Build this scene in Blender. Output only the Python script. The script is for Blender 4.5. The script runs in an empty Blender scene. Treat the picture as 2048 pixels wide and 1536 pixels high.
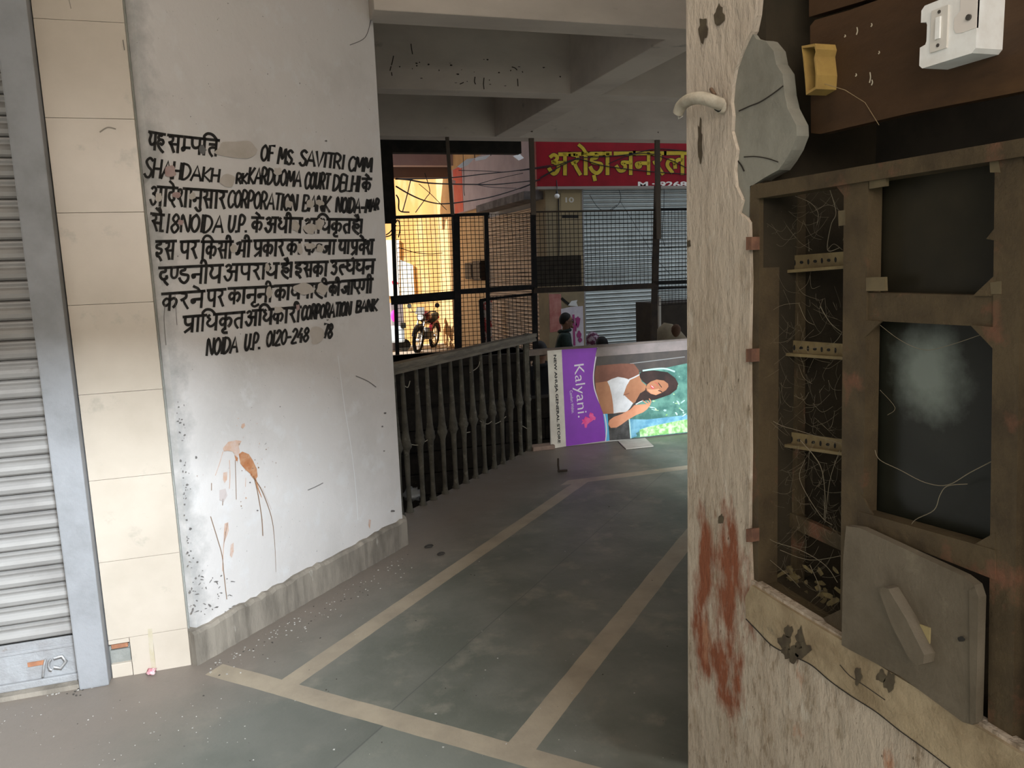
import bpy, bmesh, math, random
from mathutils import Vector, Matrix
random.seed(7)
scn = bpy.context.scene
COL = scn.collection
# ------------------------------------------------------------------ camera
F = 1573.3; PITCH = math.radians(8.637); ROLL = math.radians(-2.09); YAW = math.radians(17.616); CAMH = 1.5
_f = Vector((0, math.cos(PITCH), -math.sin(PITCH))); _u = Vector((0, math.sin(PITCH), math.cos(PITCH))); _r = Vector((1, 0, 0))
_r2 = _r * math.cos(ROLL) + _u * math.sin(ROLL); _u2 = -_r * math.sin(ROLL) + _u * math.cos(ROLL)
_M = Matrix.Rotation(-YAW, 3, 'Z')
CR, CU, CF = _M @ _r2, _M @ _u2, _M @ _f
CAM = Vector((0, 0, CAMH))
cd = bpy.data.cameras.new('camera'); cam = bpy.data.objects.new('camera', cd); COL.objects.link(cam)
cd.sensor_fit = 'HORIZONTAL'; cd.sensor_width = 36; cd.lens = F / 2048 * 36; cd.clip_start = 0.02; cd.clip_end = 300
cam.matrix_world = Matrix(((CR.x, CU.x, -CF.x, 0), (CR.y, CU.y, -CF.y, 0), (CR.z, CU.z, -CF.z, CAMH), (0, 0, 0, 1)))
scn.camera = cam
# ------------------------------------------------------------------ world, sun, daylight openings, warm fill, exposure
scn.view_settings.view_transform = 'Standard'; scn.view_settings.look = 'None'
scn.view_settings.gamma = 1; scn.view_settings.use_curve_mapping = False
scn.view_settings.exposure = 0.8
W = bpy.data.worlds.new('sky'); scn.world = W; W.use_nodes = True
W.node_tree.nodes['Background'].inputs[0].default_value = (0.80, 0.88, 1.0, 1)
W.node_tree.nodes['Background'].inputs[1].default_value = 0.6
def lamp(name, typ, loc, target, energy, color, **kw):
    d = bpy.data.lights.new(name, typ); o = bpy.data.objects.new(name, d); COL.objects.link(o)
    o.location = loc; v = Vector(target) - Vector(loc)
    o.rotation_euler = v.to_track_quat('-Z', 'Y').to_euler(); d.energy = energy; d.color = color
    for k, x in kw.items(): setattr(d, k, x)
    return o
lamp('sun', 'SUN', (-10, 10, 20), (-10 + 9, 10 + 4, 20 - 6), 6.5, (1.0, 0.93, 0.82), angle=0.01)
lamp('daylight_rear', 'AREA', (1.75, -4.5, 5.0), (0.1, 3.6, 0.3), 1350, (0.80, 0.90, 1.0), shape='RECTANGLE', size=1.5, size_y=0.9)
lamp('daylight_side', 'AREA', (3.3, 0.4, 3.5), (2.9, 5.7, 0.1), 300, (0.97, 1.0, 0.97), shape='RECTANGLE', size=0.9, size_y=0.5)
lamp('warm_fill', 'AREA', (-.5, -2.3, 2.6), (0.2, 3.6, 2.0), 50, (1.0, 0.90, 0.81), shape='RECTANGLE', size=2.2, size_y=1.4)  # added warm fill for the pier and upper white wall, no real source
lamp('corridor_lamp', 'AREA', (0.55, 0.95, 3.2), (0.3, 4.2, 2.75), 10, (1.0, 0.90, 0.78), shape='RECTANGLE', size=0.9, size_y=0.25)

# ------------------------------------------------------------------ pixel -> place (2048 x 1536 frame)
def ray(x, y): return CR * ((x - 1024) / F) - CU * ((y - 768) / F) + CF
def onz(x, y, z=0.0): d = ray(x, y); return CAM + d * ((z - CAMH) / d.z)
def ony(x, y, Y): d = ray(x, y); return CAM + d * (Y / d.y)
def onx(x, y, X): d = ray(x, y); return CAM + d * (X / d.x)
S2 = math.sqrt(0.5)
NB = Vector((S2, -S2, 0)); UB = Vector((S2, S2, 0))
def onb(x, y, P, off=0.0):
    d = ray(x, y); P = Vector(P) + NB * off; return CAM + d * ((NB.dot(P - CAM)) / NB.dot(d))
WP = (-0.33, 3.16, 0)
def onw(x, y, off=0.002): return onb(x, y, WP, off)

# ------------------------------------------------------------------ materials
MATS = {}
def mat(name, col, rough=0.8, metal=0.0, col2=None, scale=6.0, bump=0.0, bscale=40.0, detail=6.0, stretch=(1, 1, 1), lo=0.4, hi=0.65, col3=None, s3=2.0, lo3=0.55, hi3=0.7, emit=0, spec=None):
    if name in MATS: return MATS[name]
    m = bpy.data.materials.new(name); MATS[name] = m; m.use_nodes = True
    nt = m.node_tree; N = nt.nodes; L = nt.links; b = N['Principled BSDF']
    b.inputs['Roughness'].default_value = rough; b.inputs['Metallic'].default_value = metal
    if spec is None and rough >= .5: spec = .18
    if spec is not None: b.inputs['Specular IOR Level'].default_value = spec
    b.inputs['Base Color'].default_value = (*col, 1)
    tc = N.new('ShaderNodeTexCoord'); mp = N.new('ShaderNodeMapping'); L.new(tc.outputs['Object'], mp.inputs[0]); mp.inputs['Scale'].default_value = stretch
    def noise(sc, det): 
        n = N.new('ShaderNodeTexNoise'); n.inputs['Scale'].default_value = sc; n.inputs['Detail'].default_value = det; n.inputs['Roughness'].default_value = 0.62
        L.new(mp.outputs[0], n.inputs['Vector']); return n
    def mixc(fac, a, c):
        x = N.new('ShaderNodeMix'); x.data_type = 'RGBA'; L.new(fac, x.inputs[0])
        if isinstance(a, tuple): x.inputs[6].default_value = (*a, 1)
        else: L.new(a, x.inputs[6])
        if isinstance(c, tuple): x.inputs[7].default_value = (*c, 1)
        else: L.new(c, x.inputs[7])
        return x.outputs[2]
    def ramp(src, lo, hi):
        r = N.new('ShaderNodeMapRange'); r.inputs[1].default_value = lo; r.inputs[2].default_value = hi; r.clamp = True; L.new(src, r.inputs[0]); return r.outputs[0]
    out = None
    if col2:
        out = mixc(ramp(noise(scale, detail).outputs[0], lo, hi), col, col2)
        if col3: out = mixc(ramp(noise(s3, 8).outputs[0], lo3, hi3), out, col3)
        L.new(out, b.inputs['Base Color'])
    if bump:
        n = noise(bscale, 8); bp = N.new('ShaderNodeBump'); bp.inputs['Strength'].default_value = min(1, bump); bp.inputs['Distance'].default_value = 0.006 * max(1, bump)
        L.new(n.outputs[0], bp.inputs['Height']); L.new(bp.outputs[0], b.inputs['Normal'])
    m['_h'] = 1
    m_helpers[name] = (nt, N, L, b, tc, mp, noise, mixc, ramp, out)
    return m
m_helpers = {}

# ------------------------------------------------------------------ mesh builder
class MB:
    def __init__(s): s.v = []; s.f = []; s.m = []; s.sm = []
    def add(s, vs, fs, mi=0, smooth=False):
        o = len(s.v); s.v += [Vector(v) for v in vs]
        for f in fs: s.f.append(tuple(i + o for i in f)); s.m.append(mi); s.sm.append(smooth)
    def bm(s, b, mi=0, smooth=False):
        b.verts.index_update(); s.add([v.co.copy() for v in b.verts], [[v.index for v in f.verts] for f in b.faces], mi, smooth); b.free()
    def box(s, lo, hi, mi=0, bev=0.0, M=None):
        b = bmesh.new(); bmesh.ops.create_cube(b, size=1.0)
        lo = Vector(lo); hi = Vector(hi); c = (lo + hi) / 2; d = hi - lo
        for v in b.verts: v.co = Vector((v.co.x * d.x + c.x, v.co.y * d.y + c.y, v.co.z * d.z + c.z))
        if bev: bmesh.ops.bevel(b, geom=b.edges[:], offset=bev, segments=2, affect='EDGES', profile=0.6)
        if M: b.transform(M)
        s.bm(b, mi)
    def tube(s, pts, r, n=8, mi=0, cap=True):
        pts = [Vector(p) for p in pts]; R = r if isinstance(r, (list, tuple)) else [r] * len(pts)
        vs = []; fs = []; prev = None
        for i, p in enumerate(pts):
            t = (pts[min(i + 1, len(pts) - 1)] - pts[max(i - 1, 0)]).normalized()
            if prev is None: a = t.cross(Vector((0, 0, 1)) if abs(t.z) < .9 else Vector((1, 0, 0))).normalized()
            else: a = (prev - t * prev.dot(t)).normalized()
            prev = a; c = t.cross(a)
            for k in range(n): vs.append(p + (a * math.cos(2 * math.pi * k / n) + c * math.sin(2 * math.pi * k / n)) * R[i])
        for i in range(len(pts) - 1):
            for k in range(n): fs.append((i * n + k, i * n + (k + 1) % n, (i + 1) * n + (k + 1) % n, (i + 1) * n + k))
        s.add(vs, fs, mi, n > 4)
        if cap: s.add(vs[:n], [tuple(range(n))[::-1]], mi); s.add(vs[-n:], [tuple(range(n))], mi)
    def bar(s, a, b, w, t=None, mi=0, side=None):
        a = Vector(a); b = Vector(b); t = w if t is None else t; d = (b - a).normalized()
        sd = Vector(side) if side else d.cross(Vector((0, 0, 1)) if abs(d.z) < .9 else Vector((0, 1, 0)))
        sd = (sd - d * sd.dot(d)).normalized(); o = d.cross(sd)
        vs = [p + sd * (w / 2 * i) + o * (t / 2 * j) for p in (a, b) for i, j in ((-1, -1), (1, -1), (1, 1), (-1, 1))]
        s.add(vs, [(3, 2, 1, 0), (4, 5, 6, 7), (0, 1, 5, 4), (1, 2, 6, 5), (2, 3, 7, 6), (3, 0, 4, 7)], mi)
    def prism(s, poly, ext, mi=0):
        ext = Vector(ext); n = len(poly); a = [Vector(p) for p in poly]; b = [p + ext for p in a]
        nn = Vector((0, 0, 0))
        for i in range(n): nn += a[i].cross(a[(i + 1) % n])
        F1 = tuple(range(n)); F2 = tuple(range(2 * n - 1, n - 1, -1)); sides = [(i, n + i, n + (i + 1) % n, (i + 1) % n) for i in range(n)]
        if nn.dot(ext) > 0: F1 = F1[::-1]; F2 = F2[::-1]; sides = [q[::-1] for q in sides]
        s.add(a + b, [F1, F2] + sides, mi)
    def lathe(s, prof, c, n=12, mi=0, axis=None, smooth=True):
        vs = []; fs = []; c = Vector(c)
        ax = Vector(axis).normalized() if axis else Vector((0, 0, 1)); a = ax.orthogonal().normalized(); b = ax.cross(a)
        for r, z in prof:
            for k in range(n): vs.append(c + ax * z + (a * math.cos(2 * math.pi * k / n) + b * math.sin(2 * math.pi * k / n)) * r)
        for i in range(len(prof) - 1):
            for k in range(n): fs.append((i * n + k, i * n + (k + 1) % n, (i + 1) * n + (k + 1) % n, (i + 1) * n + k))
        s.add(vs, fs, mi, smooth)
        s.add(vs[:n], [tuple(range(n))[::-1]], mi); s.add(vs[-n:], [tuple(range(n))], mi)
    def ball(s, c, r, mi=0, n=12, f=None):
        b = bmesh.new(); bmesh.ops.create_uvsphere(b, u_segments=n, v_segments=max(6, n * 2 // 3), radius=1)
        r = r if isinstance(r, (tuple, list)) else (r, r, r)
        for v in b.verts:
            p = Vector((v.co.x * r[0], v.co.y * r[1], v.co.z * r[2])); v.co = (f(p) if f else p) + Vector(c)
        s.bm(b, mi, True)
    def build(s, name, mats, parent=None, O=(0, 0, 0)):
        O = Vector(O); me = bpy.data.meshes.new(name)
        me.from_pydata([v - O for v in s.v], [], s.f); mats = mats if isinstance(mats, (list, tuple)) else [mats]
        for m in mats: me.materials.append(m)
        me.polygons.foreach_set('material_index', s.m); me.polygons.foreach_set('use_smooth', s.sm); me.update()
        o = bpy.data.objects.new(name, me); COL.objects.link(o)
        if parent: o.parent = parent
        else: o.location = O
        return o
def tag(o, label=None, cat=None, group=None, kind=None):
    if label: o['label'] = label
    if cat: o['category'] = cat
    if group: o['group'] = group
    if kind: o['kind'] = kind
    return o
def thing(name, label, cat, loc, group=None):
    o = bpy.data.objects.new(name, None); COL.objects.link(o); o.location = loc; o.empty_display_size = 0.1
    return tag(o, label, cat, group)
def struct(name, mb, mats, label, cat='wall'):
    return tag(mb.build(name, mats), label, cat, kind='structure')
def smooth_pts(p, n=6):
    if len(p) < 3: return list(p)
    out = []
    for i in range(len(p) - 1):
        a = p[max(i - 1, 0)]; b = p[i]; c = p[i + 1]; d = p[min(i + 2, len(p) - 1)]
        for k in range(n):
            t = k / n
            out.append(tuple(0.5 * (2 * b[j] + (c[j] - a[j]) * t + (2 * a[j] - 5 * b[j] + 4 * c[j] - d[j]) * t * t + (3 * b[j] - a[j] - 3 * c[j] + d[j]) * t ** 3) for j in range(len(b))))
    out.append(tuple(p[-1])); return out
def ribbon(mb, pts, w, proj, mi=0, sm=True, taper=False):
    p = smooth_pts(pts) if sm else list(pts); vs = []; n = len(p)
    for i, q in enumerate(p):
        a = p[max(i - 1, 0)]; b = p[min(i + 1, n - 1)]; dx, dy = b[0] - a[0], b[1] - a[1]; l = math.hypot(dx, dy) or 1
        ww = w * (1 - 0.75 * i / (n - 1) if taper else 1) / 2
        e = 0.0
        if i == 0: e = -ww * .55
        if i == n - 1: e = ww * .55
        x = q[0] + dx / l * e; y = q[1] + dy / l * e
        vs += [proj(x - dy / l * ww, y + dx / l * ww), proj(x + dy / l * ww, y - dx / l * ww)]
    mb.add(vs, [(2 * i, 2 * i + 1, 2 * i + 3, 2 * i + 2) for i in range(n - 1)], mi)
def blob(cx, cy, rx, ry, n=18, j=.25, rot=0):
    out = []
    for k in range(n):
        a = 2 * math.pi * k / n; r = 1 + random.uniform(-j, j); x = rx * r * math.cos(a); y = ry * r * math.sin(a)
        out.append((cx + x * math.cos(rot) - y * math.sin(rot), cy + x * math.sin(rot) + y * math.cos(rot)))
    return out

# ------------------------------------------------------------------ stroke lettering
LAT = {'A': (.75, [[(0, 1), (.36, 0), (.7, 1)], [(.14, .65), (.56, .65)]]), 'B': (.65, [[(.05, 0), (.05, 1)], [(.05, 0), (.4, .02), (.5, .2), (.35, .45), (.05, .48)], [(.05, .48), (.45, .52), (.58, .75), (.42, .98), (.05, 1)]]),
 'C': (.65, [[(.58, .15), (.35, 0), (.1, .2), (.03, .6), (.2, .97), (.42, .98), (.58, .8)]]), 'D': (.7, [[(.05, 0), (.05, 1)], [(.05, 0), (.4, .08), (.6, .4), (.5, .75), (.25, .98), (.05, 1)]]),
 'E': (.55, [[(.5, 0), (.05, 0), (.05, 1), (.5, 1)], [(.05, .48), (.4, .48)]]), 'F': (.55, [[(.5, 0), (.05, 0), (.05, 1)], [(.05, .48), (.4, .48)]]),
 'H': (.65, [[(.05, 0), (.05, 1)], [(.55, 0), (.55, 1)], [(.05, .52), (.55, .5)]]), 'I': (.25, [[(.1, 0), (.1, 1)]]), 'K': (.65, [[(.05, 0), (.05, 1)], [(.55, 0), (.08, .55), (.58, 1)]]),
 'L': (.55, [[(.05, 0), (.05, 1), (.5, 1)]]), 'M': (.85, [[(.02, 1), (.12, 0), (.4, .7), (.66, 0), (.75, 1)]]), 'N': (.72, [[(.05, 1), (.05, 0), (.58, 1), (.6, 0)]]),
 'O': (.7, [[(.32, 0), (.06, .25), (.05, .7), (.3, 1), (.55, .75), (.56, .28), (.32, 0)]]), 'P': (.6, [[(.05, 1), (.05, 0), (.4, .03), (.5, .25), (.35, .52), (.05, .55)]]),
 'R': (.65, [[(.05, 1), (.05, 0), (.4, .03), (.5, .25), (.35, .5), (.05, .53)], [(.25, .53), (.55, 1)]]), 'S': (.6, [[(.52, .12), (.3, 0), (.08, .2), (.25, .45), (.5, .65), (.42, .95), (.2, 1), (.03, .85)]]),
 'T': (.6, [[(0, 0), (.58, 0)], [(.29, 0), (.29, 1)]]), 'U': (.68, [[(.05, 0), (.06, .7), (.28, 1), (.52, .72), (.55, 0)]]), 'V': (.68, [[(0, 0), (.3, 1), (.6, 0)]]),
 '0': (.6, [[(.28, 0), (.06, .25), (.05, .7), (.26, 1), (.48, .75), (.48, .28), (.28, 0)]]), '1': (.3, [[(.12, 0), (.12, 1)]]), '2': (.6, [[(.05, .2), (.25, 0), (.48, .2), (.3, .6), (.03, 1), (.5, 1)]]),
 '4': (.62, [[(.36, 0), (.02, .65), (.55, .65)], [(.4, .4), (.4, 1)]]), '7': (.55, [[(.02, 0), (.5, 0), (.2, 1)]]), '8': (.6, [[(.3, .47), (.1, .25), (.28, 0), (.48, .22), (.3, .47), (.06, .72), (.28, 1), (.52, .74), (.3, .47)]]),
 '.': (.3, [[(.1, .93), (.12, 1)]]), '-': (.5, [[(.08, .55), (.4, .55)]]), ' ': (.35, [])}
def V(x, a=0, b=1): return [(x, a), (x, b)]
DEV = {'ya': (.78, [[(.12, .05), (.2, .18), (.13, .38), (.12, .52), (.24, .7), (.42, .7), (.62, .55)], V(.62)]),
 'ha': (.72, [[(.46, 0), (.42, .1), (.2, .13), (.13, .26), (.3, .34), (.52, .36), (.62, .5), (.48, .64), (.32, .56)], [(.2, .42), (.09, .56), (.18, .74), (.4, .94), (.64, 1.08)]]),
 'sa': (.82, [[(.1, .08), (.3, .1), (.3, .33), (.1, .45)], [(.16, .43), (.3, .7), (.42, 1.0)], [(.22, .52), (.64, .52)], V(.64)]),
 'm_': (.5, [V(.16, 0, .68), [(.16, .62), (.05, .72), (.1, .85), (.2, .78), (.18, .64)], [(.16, .66), (.5, .66)]]),
 'pa': (.72, [[(.12, 0), (.13, .4), (.24, .6), (.42, .6), (.56, .5)], V(.57)]), 'pra': (.74, [[(.12, 0), (.13, .35), (.24, .52), (.42, .52), (.56, .45)], V(.57), [(.55, .66), (.4, .8), (.14, 1.0)]]),
 'ta': (.66, [V(.52), [(.52, .38), (.28, .38), (.13, .52), (.18, .78), (.32, 1.0)]]), 'tti': (.66, [V(.52), [(.52, .3), (.12, .3)], [(.52, .5), (.28, .5), (.13, .62), (.18, .85), (.32, 1.05)]]),
 'ka': (.86, [V(.4), [(.4, .38), (.22, .3), (.08, .5), (.2, .72), (.4, .6)], [(.4, .42), (.6, .3), (.74, .46), (.7, .7), (.6, .84)]]),
 'e': (0, [[(-.22, 0), (-.34, -.2), (-.56, -.34)]]), 'ai': (0, [[(-.2, 0), (-.3, -.2), (-.5, -.36)], [(-.2, 0), (-.2, -.2), (-.3, -.4)]]),
 'a': (.95, [[(.1, .12), (.25, .02), (.4, .14), (.34, .3), (.2, .38)], [(.2, .38), (.4, .45), (.46, .65), (.36, .9), (.2, .95), (.04, .7)], [(.32, .43), (.75, .43)], V(.75)]),
 'da': (.66, [[(.36, 0), (.36, .22), (.14, .28), (.1, .52), (.26, .7), (.46, .62), (.44, .5)], [(.3, .7), (.38, .86), (.54, 1.03)]]),
 'sha': (.8, [[(.12, .3), (.1, .12), (.25, .06), (.34, .2), (.26, .42), (.1, .58)], [(.2, .5), (.3, .72), (.42, .98)], V(.64)]),
 'na': (.7, [V(.57), [(.57, .48), (.2, .48), (.08, .52), (.12, .66), (.22, .62), (.2, .48)]]),
 'u': (0, [[(-.14, 1.0), (-.1, 1.14), (-.26, 1.2), (-.46, 1.02)]]), 'uu': (0, [[(-.14, .95), (-.28, 1.1), (-.1, 1.26), (.16, 1.14)]]), 'ri': (0, [[(-.42, .95), (-.58, 1.08), (-.5, 1.22), (-.3, 1.24)]]),
 'ra': (.58, [[(.12, .03), (.34, .1), (.34, .32), (.12, .46)], [(.2, .42), (.32, .7), (.48, 1.0)]]),
 'dha': (.76, [[(.2, .02), (.1, .12), (.2, .24), (.24, .3), (.12, .44), (.1, .58), (.26, .74), (.44, .7), (.62, .5)], V(.62)]),
 'gha': (.76, [[(.12, .02), (.12, .24), (.3, .32), (.12, .4), (.12, .6), (.28, .74), (.44, .7), (.62, .55)], V(.62)]),
 'bha': (.76, [[(.08, .18), (.3, .1), (.3, .3), (.22, .66), (.1, .68), (.12, .82), (.25, .74), (.22, .6)], [(.22, .6), (.62, .6)], V(.62)]),
 'b_': (.5, [[(.46, .35), (.22, .3), (.08, .5), (.22, .7), (.46, .55)], [(.12, .42), (.4, .62)]]), 'ja': (.8, [V(.65), [(.65, .44), (.3, .44), (.42, .6), (.38, .8), (.2, .84), (.06, .62)]]),
 'va': (.66, [V(.52), [(.52, .38), (.26, .3), (.1, .5), (.24, .7), (.52, .56)]]), 'N_': (.5, [[(.08, 0), (.09, .48), (.24, .64), (.4, .5), (.42, 0)]]),
 'Da': (.66, [[(.32, 0), (.32, .18), (.12, .24), (.12, .4), (.32, .46), (.52, .52), (.52, .76), (.34, .95), (.14, .84), (.04, .66)]]),
 'i_': (.66, [[(.36, 0), (.36, .15), (.12, .2), (.1, .35), (.3, .4), (.46, .46), (.44, .62), (.26, .68), (.12, .62), (.16, .8), (.32, .86), (.48, 1.06)]]),
 'u_': (.62, [[(.08, .12), (.24, .02), (.4, .12), (.34, .3), (.2, .38), (.42, .45), (.46, .7), (.32, .95), (.1, .82)]]),
 'l_': (.58, [[(.4, .3), (.16, .36), (.1, .55), (.2, .8), (.34, 1.0)], [(.22, .45), (.58, .45)]]), 'la': (.9, [V(.72), [(.72, .34), (.55, .32), (.42, .5), (.42, .7)], [(.42, .55), (.34, .36), (.16, .36), (.1, .6), (.3, .92)]]),
 'e_': (.72, [[(.1, 0), (.12, .45), (.3, .6), (.55, .5), (.56, 0)], [(.34, .6), (.42, .8), (.58, 1.0)]]), 'ga': (.68, [[(.2, 0), (.2, .55), (.1, .72), (.06, .6)], V(.55)]),
 'i': (.32, [V(.14), [(.14, 0), (.1, -.18), (.3, -.36), (.6, -.3), (.86, 0)]]), 'ii': (.32, [V(.16), [(.16, 0), (.06, -.28), (-.1, -.34), (-.16, -.16)]]), 'aa': (.3, [V(.16)]),
 '|': (.3, [V(.14, -.05, 1.0)]), 'am': (0, [[(-.3, -.16), (-.27, -.12)]]), ' ': (.25, [])}
NOHEAD = {'|', ' '}; PARTHEAD = {'dha': .45, 'bha': .42, 'a': .5, 'sha': .42}
def lay(word, dev, x0, x1, t0, t1, h0, h1, w, mb, proj, mi=0, slant=0.0, jit=0.3):
    """a word between x0 and x1; its top runs t0..t1, its letter height h0..h1 (pixels of the photo)"""
    table = DEV if dev else LAT; g = word.split(' ') if dev else list(word)
    adv = [table[c][0] for c in g]; tot = sum(adv); pos = 0; heads = []
    def pt(u, v):
        k = u / tot; h = h0 + (h1 - h0) * k
        return (x0 + (x1 - x0) * k + slant * (0.5 - v) * h, t0 + (t1 - t0) * k + v * h)
    for c, a in zip(g, adv):
        jx, jy = random.uniform(-.02, .02), random.uniform(-.02, .02)
        for st in table[c][1]:
            ribbon(mb, [pt(pos + p[0] + jx, p[1] + (jy if not dev else 0)) for p in st], w * random.uniform(.9, 1.1), proj, mi, sm=len(st) > 3)
        if dev and c not in NOHEAD and a > 0: heads.append((pos + PARTHEAD.get(c, 0), pos + a))
        pos += a
    if dev:
        for a, b in heads: ribbon(mb, [pt(a - .01, 0), pt(b + .01, 0)], w * 1.05, proj, mi, sm=False)
def text_mb(txt, size, M, font_ext=0.001, bold=0.0, spacing=1.0):
    cu = bpy.data.curves.new('txt', 'FONT'); cu.body = txt; cu.size = size; cu.offset = bold; cu.extrude = font_ext; cu.align_x = 'CENTER'; cu.align_y = 'CENTER'; cu.space_character = spacing; cu.resolution_u = 4
    o = bpy.data.objects.new('txt', cu); COL.objects.link(o)
    me = bpy.data.meshes.new_from_object(o.evaluated_get(bpy.context.evaluated_depsgraph_get()))
    mb = MB(); mb.add([M @ v.co for v in me.vertices], [tuple(p.vertices) for p in me.polygons])
    bpy.data.objects.remove(o); bpy.data.curves.remove(cu); bpy.data.meshes.remove(me); return mb
exec_order = []
# ------------------------------------------------------------------ surfaces
ZB = 2.723; ZS = 3.35; G0 = -0.65
plaster_w = mat('white_limewash', (.63, .595, .565), .85, col2=(.52, .49, .46), scale=2.2, bump=.5, bscale=14, lo=.5, hi=.8, col3=(.65, .63, .61), s3=9)
def grime_white():
    nt, N, L, b, tc, mp, noise, mixc, ramp, out = m_helpers['white_limewash']
    vm = N.new('ShaderNodeVectorMath'); vm.operation = 'DOT_PRODUCT'; L.new(tc.outputs['Object'], vm.inputs[0]); vm.inputs[1].default_value = (S2, S2, 0)
    mr = N.new('ShaderNodeMapRange'); mr.inputs[1].default_value = 2.02; mr.inputs[2].default_value = 2.18; mr.inputs[3].default_value = .62; mr.inputs[4].default_value = 0; mr.clamp = True
    L.new(vm.outputs['Value'], mr.inputs[0])
    n2 = noise(11, 9); ml = N.new('ShaderNodeMath'); ml.operation = 'ADD'; L.new(n2.outputs[0], ml.inputs[0]); L.new(mr.outputs[0], ml.inputs[1])
    o2 = mixc(ramp(ml.outputs[0], .86, 1.2), out, (.40, .385, .365))
    n3 = noise(60, 4); o3 = mixc(ramp(n3.outputs[0], .70, .74), o2, (.16, .15, .14))
    L.new(o3, b.inputs['Base Color'])
grime_white()
cement = mat('grey_cement', (.30, .30, .27), .9, col2=(.20, .20, .18), scale=7, bump=.7, bscale=30)
plinth_m = mat('bare_plaster_plinth', (.27, .235, .19), .9, col2=(.15, .13, .105), scale=8, bump=1, bscale=24, col3=(.42, .39, .33), s3=14, lo3=.62, hi3=.68, stretch=(1, 1, .35))
beam_m = mat('stained_ceiling_plaster', (.60, .535, .465), .9, col2=(.47, .415, .36), scale=1.6, bump=.5, bscale=9, col3=(.26, .23, .20), s3=5.5, lo3=.64, hi3=.8, stretch=(.6, 1, 1.3))
tile_m = mat('cream_marble_tile', (.51, .44, .36), .3, col2=(.45, .385, .31), scale=3, col3=(.40, .35, .285), s3=7, lo3=.60, hi3=.68)
jamb_m = mat('grey_painted_jamb', (.28, .28, .285), .6, col2=(.22, .22, .22), scale=5, bump=.4, bscale=50)
shut_m = mat('dusty_galvanised_shutter', (.31, .295, .275), .5, metal=.25, col2=(.23, .215, .20), scale=4, col3=(.22, .20, .18), s3=18, lo3=.64, hi3=.74, stretch=(.6, 1, 1))
brick_m = mat('exposed_brick', (.38, .17, .09), .9, col2=(.26, .12, .07), scale=20, bump=.6)
dark_m = mat('near_black', (.018, .017, .015), .9, col2=(.03, .027, .022), scale=8)  # near-black colour shared by holes, slots, wheels and the far lintel
ground_m = mat('street_ground', (.42, .36, .30), .9, col2=(.30, .26, .22), scale=1.5, bump=.4)
bldg_m = mat('weathered_render', (.40, .37, .33), .9, col2=(.32, .29, .26), scale=1.2)
# floor: green-grey stone slabs with cream marble bands
floor_m = mat('kota_stone_floor', (.105, .108, .085), .45, col2=(.15, .147, .12), scale=2.6, bump=.25, bscale=30, detail=9, lo=.40, hi=.60, col3=(.20, .185, .145), s3=4.5, lo3=.54, hi3=.68)
def floor_nodes():
    nt, N, L, b, tc, mp, noise, mixc, ramp, out = m_helpers['kota_stone_floor']
    sx = N.new('ShaderNodeSeparateXYZ'); L.new(tc.outputs['Object'], sx.inputs[0])
    def math_(op, a, c=None):
        n = N.new('ShaderNodeMath'); n.operation = op
        for i, q in enumerate((a, c)):
            if q is None: continue
            if isinstance(q, (int, float)): n.inputs[i].default_value = q
            else: L.new(q, n.inputs[i])
        return n.outputs[0]
    x, y = sx.outputs[0], sx.outputs[1]
    wob = math_('MULTIPLY', math_('SUBTRACT', noise(3, 3).outputs[0], .5), .012)
    u = math_('ADD', math_('MULTIPLY', math_('ADD', x, y), S2), wob); v = math_('ADD', math_('MULTIPLY', math_('SUBTRACT', x, y), S2), wob)
    band = lambda q, lo, hi: math_('MULTIPLY', math_('GREATER_THAN', q, lo), math_('LESS_THAN', q, hi))
    far = math_('MULTIPLY', math_('GREATER_THAN', u, 1.98), math_('LESS_THAN', y, 4.95))
    s1 = math_('MULTIPLY', band(v, -2.06, -1.975), far); s2 = math_('MULTIPLY', band(v, -1.105, -1.01), far)
    s3 = math_('MULTIPLY', band(u, 1.93, 2.02), math_('GREATER_THAN', v, -2.36)); s4 = math_('MULTIPLY', band(y, 4.86, 4.955), math_('GREATER_THAN', math_('SUBTRACT', x, y), -3.0))
    mask = math_('MAXIMUM', math_('MAXIMUM', s1, s2), math_('MAXIMUM', s3, s4))
    # slab tone: one near slab bluish, its neighbour greener
    blue = math_('MULTIPLY', math_('LESS_THAN', u, 1.93), math_('LESS_THAN', v, -1.53))
    o = mixc(math_('MULTIPLY', blue, .35), out, (.098, .104, .092))
    green = math_('MULTIPLY', math_('LESS_THAN', u, 1.93), math_('GREATER_THAN', v, -1.53))
    o = mixc(math_('MULTIPLY', green, .45), o, (.17, .175, .145))
    jt = math_('MAXIMUM', math_('MULTIPLY', band(v, -1.533, -1.527), math_('LESS_THAN', u, 1.93)), math_('MULTIPLY', band(v, -1.56, -1.555), far))
    o = mixc(math_('MULTIPLY', jt, .6), o, (.06, .06, .055))
    # reddish dust lying along the foot of the wall
    dl = math_('SUBTRACT', -2.03, v); dust = math_('MULTIPLY', ramp(math_('ADD', dl, math_('MULTIPLY', noise(2.2, 5).outputs[0], .5)), .15, .62), .8)
    o = mixc(dust, o, (.205, .165, .135))
    tan = mixc(ramp(noise(5, 8).outputs[0], .4, .7), (.34, .28, .20), (.25, .205, .15))
    o = mixc(mask, o, tan)
    spk = ramp(noise(48, 2).outputs[0], .76, .78); o = mixc(math_('MULTIPLY', spk, .7), o, (.55, .54, .50))
    L.new(o, b.inputs['Base Color'])
    L.new(math_('ADD', math_('MULTIPLY', noise(4, 6).outputs[0], .3), .36), b.inputs['Roughness'])
floor_nodes()
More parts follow.
